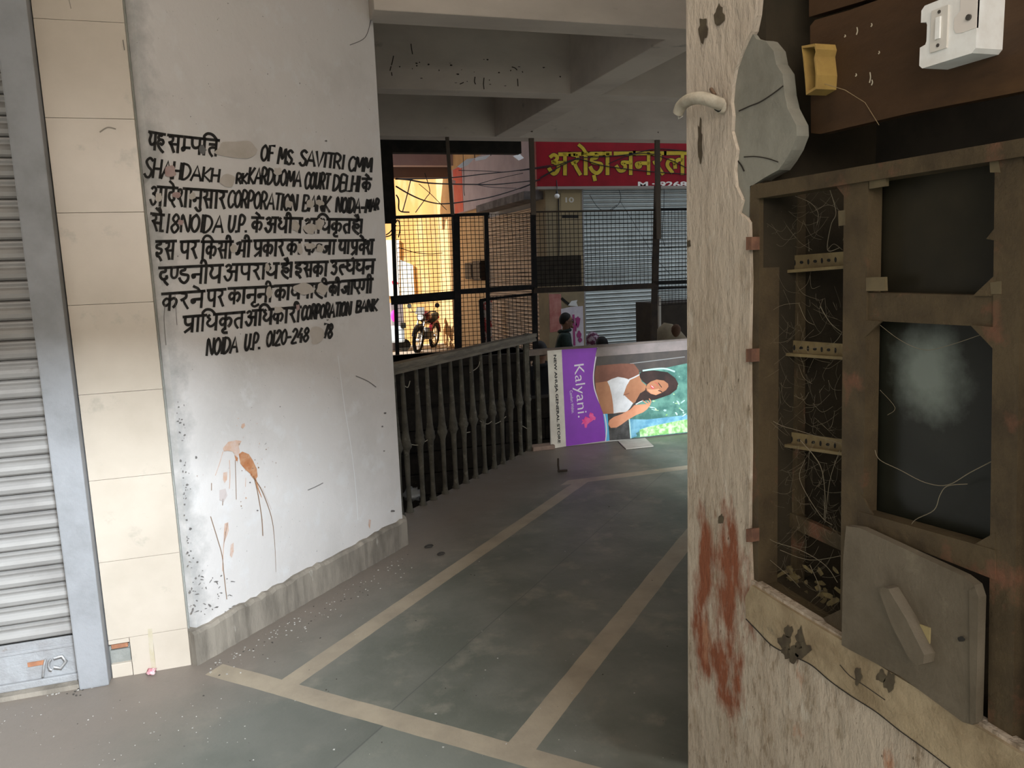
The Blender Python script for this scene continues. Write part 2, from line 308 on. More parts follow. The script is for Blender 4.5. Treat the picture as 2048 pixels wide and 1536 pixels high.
# ------------------------------------------------------------------ setting
mb = MB(); mb.prism([(-3.4, -6, 0), (7, -6, 0), (7, 5.98, 0), (2.05, 5.98, 0), (.72, 4.66, 0), (.6, 4.2, 0), (-3.4, 3.3, 0)], (0, 0, -.25))
struct('floor', mb, floor_m, 'grey green stone corridor floor inlaid with cream marble bands', 'floor')
mb = MB(); mb.box((-12, -14, G0 - .2), (16, 42, G0)); struct('ground', mb, ground_m, 'sunlit pale street ground beyond the mesh grille', 'ground')
mb = MB(); mb.box((-3.4, .45, ZS), (7, 7.8, ZS + .2)); struct('ceiling', mb, beam_m, 'dim plastered concrete ceiling slab above the beams', 'ceiling')
def beam(lo, hi, lab):
    mb = MB(); mb.box(lo, hi, bev=.006); return struct('ceiling_beam', mb, beam_m, lab, 'beam')
beam((.64, 3.97, ZB), (7, 4.18, ZS), 'cream ceiling beam nearest the camera, crossing the top of the view')
beam((.3, 5.61, ZB), (7, 5.79, ZS), 'stained second ceiling beam between the near beam and the grille')
bm2 = [o for o in COL.objects if o.name.startswith('ceiling_beam')][-1]
mb = MB(); of_ = lambda x, y: ony(x, y, 5.607)
for q in ([(822, 88), (823, 97), (825, 108)], [(787, 112), (785, 122), (783, 130)], [(782, 133), (780, 141)], [(783, 145), (784, 151)], [(950, 154), (949, 163), (951, 168)], [(968, 156), (967, 168), (968, 178)], [(920, 168), (927, 165)], [(1035, 158), (1036, 172)], [(1024, 134), (1030, 136), (1034, 140)]): ribbon(mb, q, 2.0, of_)
for _ in range(26): x = random.uniform(790, 1130); mb.add([of_(*p) for p in blob(x, random.uniform(118, 172), random.uniform(.8, 3), random.uniform(.6, 1.6), 8, .4)], [tuple(range(8))])
tag(mb.build('crack', mat('beam_crack', (.06, .05, .04), 1), bm2), 'dark cracks and flaked spots on the beam', kind='stuff')
beam((.0, 7.55, ZB), (7, 7.78, ZS), 'grey far ceiling beam that carries the grille hanger rods')
beam((2.315, 4.18, ZB + .002), (2.565, 7.55, ZS), 'ceiling beam running away from the camera across the other beams')
mb = MB(); mb.box((-3.4, .45, 2.43), (1.0, .62, ZS)); struct('trim_1', mb, beam_m, 'lintel over the corridor mouth behind the camera', 'lintel')
# white wall
mb = MB(); mb.prism([(-.33, 3.16, 0), (.66, 4.15, 0), (.66, 4.3, 0), (.3, 4.7, 0), (-.5, 4.7, 0), (-.5, 3.25, 0)], (0, 0, ZS))
wall_left = struct('wall_left', mb, plaster_w, 'white limewashed wall painted with a black bilingual notice')
# plinth along the wall foot, rough top, rounded far end
mb = MB(); N_ = 46; vs = []
for i in range(N_ + 1):
    k = i / N_; p = Vector((-.355, 3.135, 0)) + (Vector((.685, 4.175, 0)) - Vector((-.355, 3.135, 0))) * k
    d = .028 + random.uniform(-.003, .003); t = .138 + random.uniform(-.006, .006) + .01 * k
    if i == N_: d = .0
    for off, z in ((-.03, 0), (d, 0), (d, t - .012), (d - .012, t), (-.03, t + .004)): vs.append(p + NB * off + Vector((0, 0, z)))
fs = [(i * 5 + j, i * 5 + j + 1, (i + 1) * 5 + j + 1, (i + 1) * 5 + j) for i in range(N_) for j in range(4)]
fs.append((0, 1, 2, 3, 4)); fs.append(tuple(N_ * 5 + j for j in (4, 3, 2, 1, 0))); mb.add(vs, fs)
struct('baseboard_left', mb, plinth_m, 'crumbling bare plaster plinth along the foot of the white wall', 'plinth')
# tiled strip
mb = MB(); zs = [0, .153, .46, .773, 1.092, 1.413, 1.733, 2.052, 2.372, 2.69, 3.01, 3.3]
for a, c in zip(zs[1:], zs[2:]): mb.box((-.638, 3.135, a + .0006), (-.36, 3.165, c - .0006), bev=.0008)
mb.box((-.565, 3.135, 0), (-.4862, 3.165, .1524), bev=.0008); mb.box((-.4855, 3.135, 0), (-.36, 3.165, .1524), bev=.0008); mb.box((-.638, 3.135, 0), (-.567, 3.165, .055), bev=.003)
mb.box((-.638, 3.137, .135), (-.567, 3.165, .1515))
struct('wall_tiled', mb, tile_m, 'strip of cream marble tiles between the grey jamb and white wall')
mb = MB(); mb.box((-.72, 3.16, 0), (-.355, 3.6, ZS)); mb.box((-.638, 3.15, .055), (-.57, 3.165, .105))
struct('wall_pillar', mb, cement, 'cement pillar showing through the chipped bottom tile')
mb = MB(); mb.box((-.632, 3.147, .112), (-.575, 3.16, .134)); struct('trim_2', mb, brick_m, 'red brick showing in the notch of the bottom tile', 'brick')
mb = MB(); mb.box((-.742, 3.085, 0), (-.642, 3.5, ZS), bev=.006)
struct('door_jamb', mb, jamb_m, 'grey painted jamb beside the roller shutter', 'jamb')
mb = MB(); mb.box((-3.4, 3.3, 0), (-.72, 3.6, ZS)); struct('wall_shop', mb, cement, 'wall behind the left roller shutter')
# unseen building masses added to shade the place
mb = MB(); mb.box((-8, -9, G0), (-3.4, 3.6, 12)); struct('wall_sun_block', mb, bldg_m, 'neighbouring block left of the corridor mouth')
mb = MB(); mb.box((-8, 3.62, G0), (-.52, 4.7, 12)); mb.box((-2.5, 4.72, G0), (.2, 17.0, 10)); struct('wall_stairwell', mb, bldg_m, 'building mass closing the stairwell on the left')
mb = MB(); mb.box((-8, -7.4, G0), (9, -7.0, 9)); mb.box((4.6, -7.0, G0), (4.9, -1.5, 9)); struct('wall_sky_block', mb, mat('dim_facade', (.12, .10, .085), .9, col2=(.08, .07, .06), scale=1.2), 'facade across the lane behind the camera')  # added behind the camera to keep sky light off the cabinet
mb = MB(); mb.box((-3.4, .5, ZS + .2), (7, 7.8, 9)); struct('wall_upper', mb, bldg_m, 'upper storeys above the corridor')
# angled return wall hidden behind the pier
mb = MB(); mb.prism([(1.3, 1.75, 0), (2.42, 3.55, 0), (2.62, 3.42, 0), (1.5, 1.6, 0)], (0, 0, ZS)); struct('wall_return', mb, plaster_w, 'return wall behind the right pier')
mb = MB(); mb.box((2.5, 3.75, 1.78), (6.9, 3.95, ZS)); struct('trim_3', mb, beam_m, 'door header over the side opening behind the pier', 'lintel')  # blocker added out of view, keeps the side lamp off the banner top
# ------------------------------------------------------------------ right wall with recess
XR = 1.0
def pr(x, y, X=XR): return onx(x, y, X)
pier_m = mat('flaking_cream_plaster', (.47, .39, .30), .9, col2=(.34, .265, .19), scale=7, bump=3.2, bscale=22, stretch=(1, 1, .45), lo=.46, hi=.72, col3=(.28, .22, .15), s3=16, lo3=.62, hi3=.74)
def pier_nodes():
    nt, N, L, b, tc, mp, noise, mixc, ramp, out = m_helpers['flaking_cream_plaster']
    sx = N.new('ShaderNodeSeparateXYZ'); L.new(tc.outputs['Object'], sx.inputs[0])
    def mr(src, a, c, d, e):
        m = N.new('ShaderNodeMapRange'); m.inputs[1].default_value = a; m.inputs[2].default_value = c; m.inputs[3].default_value = d; m.inputs[4].default_value = e; m.clamp = True; L.new(src, m.inputs[0]); return m.outputs[0]
    def mul(a, c, op='MULTIPLY'):
        m = N.new('ShaderNodeMath'); m.operation = op; L.new(a, m.inputs[0])
        if isinstance(c, float): m.inputs[1].default_value = c
        else: L.new(c, m.inputs[1])
        return m.outputs[0]
    # brick-red betel stain low on the pier
    zz = mul(mr(sx.outputs[2], .3, .5, 0, 1), mr(sx.outputs[2], .82, 1.02, 1, 0)); yy = mul(mr(sx.outputs[1], 1.35, 1.52, 0, 1), mr(sx.outputs[1], 1.62, 1.71, 1, .35))
    flk = mul(ramp(noise(58, 10).outputs[0], .52, .60), mr(sx.outputs[2], .9, 1.6, .62, .12))
    flk = mul(flk, ramp(noise(7, 4).outputs[0], .38, .62)); out = mixc(flk, out, (.19, .135, .08)); out = mixc(mul(ramp(noise(16, 9).outputs[0], .56, .70), .55), out, (.25, .19, .12)); out = mixc(mul(ramp(noise(24, 9).outputs[0], .30, .40), -1.0, 'ADD') if False else mul(ramp(noise(21, 6).outputs[0], .40, .34), .6), out, (.56, .50, .41))
    n6 = noise(75, 4); out = mixc(mul(ramp(n6.outputs[0], .66, .70), mr(sx.outputs[2], 1.2, 1.9, .9, .3)), out, (.09, .065, .04))
    reg = mul(zz, yy); st = mul(noise(13, 8).outputs[0], mul(reg, .36), 'ADD')
    o = mixc(ramp(st, .70, .86), out, (.23, .08, .04))
    zz2 = mul(mr(sx.outputs[2], .45, .5, 0, 1), mr(sx.outputs[2], .62, .8, 1, 0)); st2 = mul(noise(9, 8).outputs[0], mul(zz2, .12), 'ADD')
    o = mixc(ramp(st2, .70, .78), o, (.38, .19, .11))
    # smooth cream paint above
    o = mixc(mul(mr(sx.outputs[2], 1.25, 1.75, 0, 1), .6), o, (.50, .425, .345))
    L.new(o, b.inputs['Base Color'])
pier_nodes()
grey_patch = mat('exposed_grey_render', (.235, .225, .185), .9, col2=(.16, .15, .12), scale=5, bump=.8, bscale=16)
recess_m = mat('recess_shade', (.035, .028, .02), .95, col2=(.02, .017, .013), scale=6)
yo = pr(1499, 700).y; zsill = .782
mb = MB()
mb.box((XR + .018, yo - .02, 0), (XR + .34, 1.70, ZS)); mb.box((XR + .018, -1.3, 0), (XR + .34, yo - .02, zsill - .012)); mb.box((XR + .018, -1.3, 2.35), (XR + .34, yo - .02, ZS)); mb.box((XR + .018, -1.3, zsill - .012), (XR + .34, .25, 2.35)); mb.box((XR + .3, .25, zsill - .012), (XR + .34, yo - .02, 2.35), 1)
struct('wall_right_core', mb, [mat('shade_brown_render', (.042, .032, .019), .95, col2=(.024, .019, .012), scale=4, bump=.5), recess_m], 'cement core and dark recess of the right wall')  # dark browns put the shade of the recess into its surfaces
edge = [(1514, -40), (1508, 30), (1503, 62), (1492, 84), (1481, 110), (1470, 140), (1466, 170), (1462, 205), (1466, 232), (1461, 262), (1471, 300), (1468, 340), (1472, 372), (1482, 400), (1478, 425), (1492, 436), (1500, 445), (1501, 560), (1498, 700), (1500, 900), (1499, 1060), (1502, 1160)]
poly = [pr(1370, -60)] + [pr(a + random.uniform(-2, 2), c) for a, c in edge]
cr = [(1492, 1238), (1515, 1262), (1545, 1292), (1585, 1312), (1622, 1330), (1660, 1362), (1702, 1392), (1752, 1424), (1800, 1462), (1850, 1498), (1905, 1540)]
poly += [Vector((XR, pr(2060, 1500).y, zsill)), Vector((XR, -1.3, zsill)), Vector((XR, -1.3, 0)), Vector((XR, 1.71, 0)), Vector((XR, 1.71, .9))]
poly[0] = Vector((XR, 1.71, ZS)); poly.insert(1, Vector((XR, poly[1].y, ZS)))
mb = MB(); mb.prism(poly, (.019, 0, 0)); wall_right = struct('wall_right', mb, pier_m, 'flaking cream plaster pier and wall round the meter cabinet')
# plaster band under the cabinet
mb = MB(); band = [pr(a, c, XR - .007) for a, c in cr]; top = [Vector((XR - .007, -.2, zsill + .004)), pr(1960, 1440, XR - .007), pr(1860, 1390, XR - .007), pr(1760, 1325, XR - .007), pr(1690, 1285, XR - .007), pr(1600, 1222, XR - .007), pr(1503, 1160, XR - .007), pr(1490, 1195, XR - .007)]
for t in top[1:7]: t.z = min(t.z, zsill + random.uniform(-.006, .002))
mb.prism(band + [Vector((XR - .007, -.2, band[-1].z - .05))] + top, (.0075, 0, 0)); sill = mb.build('sill_plaster', mat('yellowed_sill_plaster', (.36, .28, .175), .9, col2=(.23, .17, .10), scale=9, bump=1.2, bscale=30, col3=(.12, .11, .08), s3=11, lo3=.64, hi3=.72), wall_right)
tag(sill, 'yellowed plaster band with a cracked lower edge')
# grey render patch, slightly behind the cream coat
mb = MB(); gp = [(1500, 60), (1512, 78), (1530, 82), (1546, 100), (1553, 130), (1562, 150), (1568, 190), (1578, 215), (1590, 250), (1592, 270), (1585, 300), (1570, 320), (1555, 338), (1530, 352), (1500, 372), (1498, 440), (1470, 450), (1450, 300), (1450, 150)]
mb.prism([pr(a + random.uniform(-3, 3), c + random.uniform(-3, 3), XR + .008) for a, c in gp], (.028, 0, 0)); gpo = mb.build('render_patch', grey_patch, wall_right); tag(gpo, 'grey render exposed where the cream plaster broke off')
mb = MB(); ck = lambda a, c: pr(a, c, XR + .0065)
ribbon(mb, [(1478, 222), (1500, 212), (1520, 204), (1545, 188), (1566, 172)], 2.6, ck); ribbon(mb, [(1488, 314), (1510, 313), (1535, 317), (1556, 324)], 2.2, ck); ribbon(mb, [(1472, 318), (1482, 330), (1488, 342)], 3, ck)
ck2 = lambda a, c: pr(a, c, XR - .0075)
ribbon(mb, cr[:], 2.2, lambda a, c: pr(a, c, XR - .0078)); ribbon(mb, [(1680, 1330), (1700, 1352), (1730, 1372), (1770, 1400)], 1.6, ck2)
mb.build('crack', mat('crack_dark', (.03, .025, .02), 1), wall_right)
mb = MB(); fl = lambda a, c: pr(a, c, XR - .002)
def poly_flat(mb, pts, proj, mi=0): mb.add([proj(*q) for q in pts], [tuple(range(len(pts)))], mi)
for cx, cy, rx, ry in ((1406, 58, 9, 26), (1438, 30, 10, 21), (1400, 285, 5, 40), (1404, 200, 4, 8), (1377, 488, 4, 8), (1441, 1038, 5, 10)): poly_flat(mb, blob(cx, cy, rx, ry, 16, .3), fl)
for cx, cy in ((1578, 1262), (1570, 1285), (1596, 1290), (1585, 1310), (1572, 1305), (1606, 1300), (1716, 1352), (1762, 1352), (1780, 1365), (1600, 1272)): poly_flat(mb, blob(cx, cy, random.uniform(6, 15), random.uniform(8, 20), 14, .35), lambda a, c: pr(a, c, XR - .0085))
ch = mb.build('chipped_hole', mat('hole_shadow_brown', (.06, .045, .03), 1, col2=(.1, .08, .05), scale=30), wall_right); tag(ch, 'dark chipped holes in the plaster')
# ------------------------------------------------------------------ left roller shutter
SO = Vector((-2.0, 3.16, 0))
sh = thing('rolling_shutter', 'dusty grey corrugated roller shutter lowered at the left edge, beside the grey jamb', 'shutter', SO, 'shop roller shutters')
def slats(x0, x1, y, z0, z1, pitch, mb, depth=.016, axis='x', X=None):
    prof = []; z = z0
    P = [(0, -.006), (.04, .003), (.14, .009), (.34, .011), (.52, .008), (.64, .003), (.72, .0035), (.84, .007), (.93, .007), (.98, .001)]
    while z < z1:
        prof += [(z + a * pitch, d * depth / .012) for a, d in P]; z += pitch
    vs = []
    for zz, d in prof:
        if axis == 'x': vs += [(x0, y - d, zz), (x1, y - d, zz)]
        else: vs += [(X - d, x1, zz), (X - d, x0, zz)]
    n = len(prof); mb.add(vs, [(2 * i, 2 * i + 1, 2 * i + 3, 2 * i + 2) for i in range(n - 1)], 0)
mb = MB(); slats(-3.3, -.718, 3.165, .19, 3.2, .0693, mb); mb.build('slat_curtain', shut_m, sh, SO)
mb = MB(); mb.box((-3.3, 3.150, .025), (-.72, 3.160, .19), bev=.002); mb.box((-3.3, 3.146, .15), (-.72, 3.152, .162), bev=.002); mb.box((-3.3, 3.135, .018), (-.72, 3.165, .045), bev=.003)
mb.build('bottom_plate', mat('pale_shutter_plate', (.33, .33, .33), .6, metal=.2, col2=(.26, .25, .245), scale=9, bump=.6, bscale=60, col3=(.22, .18, .15), s3=14, lo3=.66, hi3=.74), sh, SO)
L0 = ony(95, 1330, 3.14)
mb = MB(); a = ony(56, 1334, 3.148); c = ony(88, 1320, 3.148); mb.box((a.x, 3.146, a.z), (c.x, 3.149, c.z)); o = mb.build('lock_slot', brick_m, sh, SO); tag(o, 'rusty brown lock slot')
mb = MB(); mb.tube([ony(91, 1318, 3.12), ony(88, 1332, 3.115), ony(86, 1353, 3.12)], .004, 8); mb.tube([ony(86 + q[0], 1318 + q[1], 3.13) for q in ((16, 0), (12, 5), (11, 14), (14, 21), (18, 22))], .0045, 8)
mb.tube([ony(108, 1316, 3.135), ony(124, 1312, 3.135), ony(132, 1322, 3.135), ony(122, 1336, 3.135), ony(108, 1334, 3.135)], .006, 8); mb.build('hasp', mat('worn_steel', (.42, .42, .42), .45, metal=.5, col2=(.3, .28, .26), scale=30), sh, SO)
mb = MB(); mb.box((-3.3, 3.10, 0), (-.745, 3.17, .018)); struct('door_sill', mb, plinth_m, 'dusty threshold under the left shutter', 'sill')
# ------------------------------------------------------------------ meter cabinet in the right wall
steel = mat('brown_painted_cabinet_steel', (.080, .057, .030), .6, col2=(.048, .034, .019), scale=9, bump=.5, bscale=70, col3=(.14, .065, .038), s3=7, lo3=.56, hi3=.66)
panel_m = mat('grey_cabinet_flap', (.135, .109, .076), .6, col2=(.085, .067, .044), scale=6, bump=.4, bscale=80, col3=(.175, .145, .10), s3=9, lo3=.6, hi3=.72)
CO = pr(1700, 1290); cab = thing('meter_cabinet', 'rusty brown steel meter cabinet with cobwebs set in the right wall', 'cabinet', CO)
XC = XR + .012
def ppoly(mb, pts, X, th, mi=0): mb.prism([pr(a, c, X) for a, c in pts], (th, 0, 0), mi)
def cpart(name, polys, X=XC, th=.03, m=steel, par=None, lab=None):
    mb = MB()
    for p in polys: ppoly(mb, p, X, th)
    o = mb.build(name, m, par or cab, CO)
    if lab: tag(o, lab)
    return o
cpart('frame_stile', [[(1500, 372), (1519, 366), (1516, 1172), (1500, 1164)]], XC - .004, .05)
cpart('frame_stile', [[(1688, 350), (1737, 342), (1722, 1290), (1680, 1285)]])
cpart('frame_stile', [[(1990, 292), (2046, 282), (2024, 1520), (1975, 1490)]])
cpart('frame_stile', [[(2110, 268), (2150, 262), (2150, 1580), (2105, 1560)]])
cpart('frame_rail', [[(1515, 368), (2150, 258), (2150, 296), (1515, 397)]], XC - .008, .045)
cpart('frame_rail', [[(1500, 1160), (1690, 1284), (1690, 1306), (1500, 1178)]], XC - .006, .05)
cpart('frame_rail', [[(1732, 585), (2004, 592), (2004, 655), (1732, 641)]], XC + .004, .025)
cpart('frame_rail', [[(1716, 1022), (1990, 1100), (1990, 1160), (1716, 1052)]], XC - .002, .03)
cpart('frame_rail', [[(1720, 1310), (2150, 1590), (2150, 1620), (1720, 1330)]], XC - .002, .04)
for g in ([(1660, 356), (1694, 352), (1694, 400)], [(1728, 640), (1762, 643), (1728, 676)], [(1940, 650), (2000, 655), (2000, 712)], [(1720, 985), (1745, 1030), (1718, 1024)], [(1990, 1065), (1990, 1104), (1928, 1100)], [(2010, 430), (2010, 484), (1972, 478)], [(1690, 1215), (1690, 1292), (1646, 1236)], [(1995, 545), (1985, 592), (1945, 592)]):
    cpart('corner_gusset', [g], XC - .0005, .004)
for g in ([(1738, 346), (1772, 342), (1772, 372), (1738, 378)], [(1995, 305), (2000, 345), (1980, 345), (1978, 310)], [(1732, 555), (1769, 554), (1770, 582), (1732, 582)], [(1676, 422), (1690, 420), (1690, 450), (1677, 452)], [(1980, 565), (2002, 562), (2002, 588), (1982, 588)]):
    cpart('fixing_tab', [g], XC - .001, .006, mat('pale_tab_metal', (.13, .10, .055), .5, col2=(.09, .07, .04), scale=20))
# bracket rack behind the left compartment
XB = XR + .10
def bk(a, c): return (a, c)
cpart('rack_post', [[(1574, 360), (1596, 355), (1594, 1180), (1566, 1160)]], XB, .02)
for (x0, y0, x1, y1, h) in ((1573, 512, 1690, 503, 30), (1572, 680, 1690, 688, 28), (1566, 862, 1690, 880, 28)):
    mb = MB(); ppoly(mb, [(x0, y0), (x1, y1), (x1, y1 + h), (x0, y0 + h)], XB - .004, .003); ppoly(mb, [(x0, y0 + h - 2), (x1, y1 + h - 2), (x1, y1 + h + 4), (x0, y0 + h + 4)], XB - .022, .02)
    br = mb.build('perforated_bracket', mat('dull_bracket_metal', (.22, .165, .08), .5, col2=(.14, .10, .05), scale=14), cab, CO)
    mb = MB()
    for i in range(7):
        k = (i + 1.2) / 8.6; cx = x0 + (x1 - x0) * k; cy = y0 + (y1 - y0) * k + h * .5; w, hh = ((3, 9), (5, 5))[i % 2]
        poly_flat(mb, blob(cx, cy, w / 1.3, hh / 1.6, 12, .05), lambda a, c: pr(a, c, XB - .0045))
    mb.build('slot_holes', dark_m, br, CO)
cpart('rack_rail', [[(1564, 1018), (1690, 1075), (1690, 1105), (1562, 1046)]], XB - .005, .012)
# panes
glass = mat('dusty_dark_pane', (.012, .011, .007), .3, col2=(.028, .023, .014), scale=3, col3=(.035, .04, .03), s3=2.2, lo3=.6, hi3=.85, spec=.25)
cpart('window_pane', [[(1735, 335), (2000, 285), (2002, 600), (1730, 595)]], XR + .05, .004, glass, None, 'dark dusty upper pane')
cpart('window_pane', [[(1728, 630), (2004, 645), (1994, 1120), (1715, 1040)]], XR + .05, .004, mat('dusty_green_pane', (.012, .012, .008), .3, col2=(.022, .023, .016), scale=4, lo=.45, hi=.7, spec=.25), None, 'dark lower pane with a pale reflection painted in')
def pane_nodes():  # pale reflection mixed into the pane's base colour
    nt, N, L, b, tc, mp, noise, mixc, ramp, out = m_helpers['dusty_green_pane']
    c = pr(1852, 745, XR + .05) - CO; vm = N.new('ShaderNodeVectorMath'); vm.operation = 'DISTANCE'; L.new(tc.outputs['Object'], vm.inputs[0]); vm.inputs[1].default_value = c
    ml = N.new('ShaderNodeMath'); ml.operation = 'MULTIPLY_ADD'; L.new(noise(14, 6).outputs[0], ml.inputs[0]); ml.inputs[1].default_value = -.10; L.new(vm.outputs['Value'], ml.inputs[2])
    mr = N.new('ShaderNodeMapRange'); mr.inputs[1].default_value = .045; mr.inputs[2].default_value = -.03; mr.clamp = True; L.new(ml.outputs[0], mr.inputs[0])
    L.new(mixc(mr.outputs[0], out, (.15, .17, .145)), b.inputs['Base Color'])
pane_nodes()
# flap with diagonal handle
fp = [(1692, 1052), (1720, 1056), (1925, 1152), (1948, 1170), (1956, 1195), (1950, 1440), (1945, 1450), (1925, 1444), (1800, 1352), (1700, 1300), (1683, 1290), (1686, 1120)]
XF = XR - .012
mb = MB(); ppoly(mb, fp, XF, .016); ppoly(mb, [(1950, 1176), (1957, 1195), (1951, 1446), (1940, 1448), (1938, 1180)], XF - .003, .012)
flap = mb.build('access_flap', panel_m, cab, CO); tag(flap, 'square grey steel flap door')
mb = MB(); q = [(1757, 1180), (1766, 1174), (1776, 1178), (1812, 1238), (1848, 1310), (1846, 1328), (1834, 1332), (1818, 1318), (1782, 1248)]
mb.prism([pr(a, c, XF - .022) for a, c in q], (.023, 0, 0)); mb.build('flap_handle', panel_m, flap, CO)
mb = MB(); ppoly(mb, [(1838, 1248), (1860, 1256), (1858, 1312), (1842, 1304), (1832, 1275)], XF - .002, .003); o = mb.build('latch_plate', mat('yellowed_latch', (.34, .27, .13), .5, col2=(.25, .2, .1), scale=30), flap, CO)
mb = MB(); poly_flat(mb, blob(1922, 1278, 8, 6, 12, .2), lambda a, c: pr(a, c, XF - .0035)); mb.build('keyhole', dark_m, flap, CO)
# hinge lugs on the left stile
for py in (488, 712, 1072): cpart('hinge_lug', [[(1492, py - 14), (1503, py - 14), (1503, py + 12), (1492, py + 12)]], XR - .012, .02, mat('rusty_hinge', (.12, .06, .04), .8, col2=(.2, .1, .06), scale=30))
for (a, c, r) in ((1527, 452, 9), (1524, 1100, 9)):
    mb = MB(); mb.ball(pr(a, c, XR + .045), (.006, .008, .010), n=10); mb.build('insulator_knob', mat('pale_knob', (.26, .22, .15), .6), cab, CO)
# cobwebs
web = mat('cobweb_thread', (.17, .14, .095), .95)
mb = MB()
def thread(pts, X0, X1, r):
    p = smooth_pts(pts, 5); n = len(p); mb.tube([pr(a, c, X0 + (X1 - X0) * i / (n - 1)) for i, (a, c) in enumerate(p)], r * .62, 4, cap=False)
for pts, r in (([(1590, 392), (1620, 405), (1636, 425), (1634, 450)], .0009), ([(1660, 380), (1672, 425), (1662, 450), (1655, 500), (1680, 495)], .0013), ([(1655, 500), (1668, 488), (1685, 500)], .001), ([(1630, 420), (1660, 410), (1690, 430)], .0005),
               ([(1598, 608), (1612, 640), (1630, 650)], .0008), ([(1640, 612), (1660, 645), (1684, 665)], .0013), ([(1684, 665), (1660, 690), (1590, 700)], .0008), ([(1520, 640), (1560, 612), (1600, 606)], .0006),
               ([(1525, 795), (1534, 830), (1560, 850), (1600, 862), (1690, 890)], .0012), ([(1600, 880), (1640, 930), (1650, 990), (1648, 1040)], .0013), ([(1610, 920), (1600, 960), (1640, 1030), (1665, 1050)], .0010), ([(1680, 900), (1660, 960), (1650, 1045)], .0010),
               ([(1518, 1055), (1545, 1082), (1600, 1100), (1650, 1130), (1675, 1165)], .0013), ([(1540, 1120), (1575, 1150), (1600, 1175)], .0010), ([(1620, 1130), (1640, 1180), (1625, 1200), (1610, 1220)], .001), ([(1560, 1100), (1620, 1120), (1690, 1110)], .0009), ([(1750, 900), (1760, 920), (1800, 940), (1850, 965), (1895, 970), (1940, 945), (1985, 922)], .0011),
               ([(1935, 968), (1895, 972), (1880, 990), (1868, 1020), (1830, 1040), (1818, 1060)], .0011), ([(1748, 640), (1800, 680), (1850, 700), (1900, 690), (1960, 670)], .0007), ([(1760, 780), (1790, 815), (1775, 830)], .0006)):
    thread(pts, XR + .02 if pts[0][0] > 1700 else XR + .03, XR + .02 if pts[0][0] > 1700 else XR + .07, r)
for _ in range(330):
    zone = random.choice(((1525, 1690, 380, 500), (1520, 1690, 560, 690), (1520, 1600, 640, 880), (1600, 1685, 720, 860), (1560, 1690, 880, 1060), (1520, 1690, 1040, 1230), (1530, 1690, 1080, 1230), (1590, 1690, 900, 1050)))
    a = (random.uniform(*zone[:2]), random.uniform(*zone[2:])); b_ = (a[0] + random.uniform(-55, 55), a[1] + random.uniform(-45, 60)); b_ = (min(1690, max(1518, b_[0])), b_[1]); m_ = ((a[0] + b_[0]) / 2 + random.uniform(-8, 8), (a[1] + b_[1]) / 2 + random.uniform(2, 16))
    thread([a, m_, b_], XR + random.uniform(.02, .09), XR + random.uniform(.02, .09), random.uniform(.0002, .00045))
tag(mb.build('cobweb', web, cab, CO), 'tangled dusty cobwebs across the open compartment', kind='stuff')
# dead leaf litter in the bottom of the compartment
mb = MB()
for _ in range(26):
    a, c = random.uniform(1560, 1685), random.uniform(1135, 1235); 
    if c > 1125 + (a - 1500) * .62: continue
    poly_flat(mb, blob(a, c, random.uniform(4, 16), random.uniform(3, 7), 9, .4, random.uniform(-1, 1)), lambda x, y, X=XR + random.uniform(.05, .1): pr(x, y, X))
tag(mb.build('leaf_litter', mat('dry_litter', (.16, .12, .05), .9, col2=(.08, .06, .035), scale=30), cab, CO), 'dry leaf litter caught in the webs', kind='stuff')
# ------------------------------------------------------------------ wooden board and its fittings
wood = mat('dark_wet_stained_board', (.060, .032, .015), .55, col2=(.03, .017, .009), scale=4, stretch=(1, .5, 1.6), bump=.4, bscale=22, col3=(.105, .055, .022), s3=2.4, lo3=.52, hi3=.72, detail=9)
XW = XR + .055
mb = MB(); BO = pr(1830, 230, XW)
mb.prism([pr(a, c, XW) for a, c in [(1620, 52), (1630, 40), (1700, 20), (1790, -12), (2200, -160), (2200, 150), (2048, 182), (1820, 226), (1640, 268), (1622, 266)]], (.022, 0, 0))
board = mb.build('mounting_board', wood, None, BO); tag(board, 'dark stained wooden board above the cabinet carrying two switch boxes', 'board')
mb = MB(); BO2 = pr(1700, 20, XW + .012)
mb.prism([pr(a, c, XW + .012) for a, c in [(1618, 34), (1780, -14), (2200, -170), (2200, -420), (1618, -150)]], (.022, 0, 0)); tag(mb.build('mounting_board', wood, None, BO2), 'upper dark board partly cut off by the top edge, above a thin gap', 'board')
for a, c, l in ((1714, 62, 14), (1743, 50, 6), (1740, 155, 20), (1744, 165, 10), (1712, 150, 5), (1690, 72, 4), (1758, 105, 5)): mb = MB(); ribbon(mb, [(a, c - l / 2), (a + 1, c), (a - 1, c + l / 2)], 2.2, lambda x, y: pr(x, y, XW - .0006)); tag(mb.build('paint_drip', mat('pale_drip', (.5, .44, .33), .6), board, BO), 'pale paint drip')
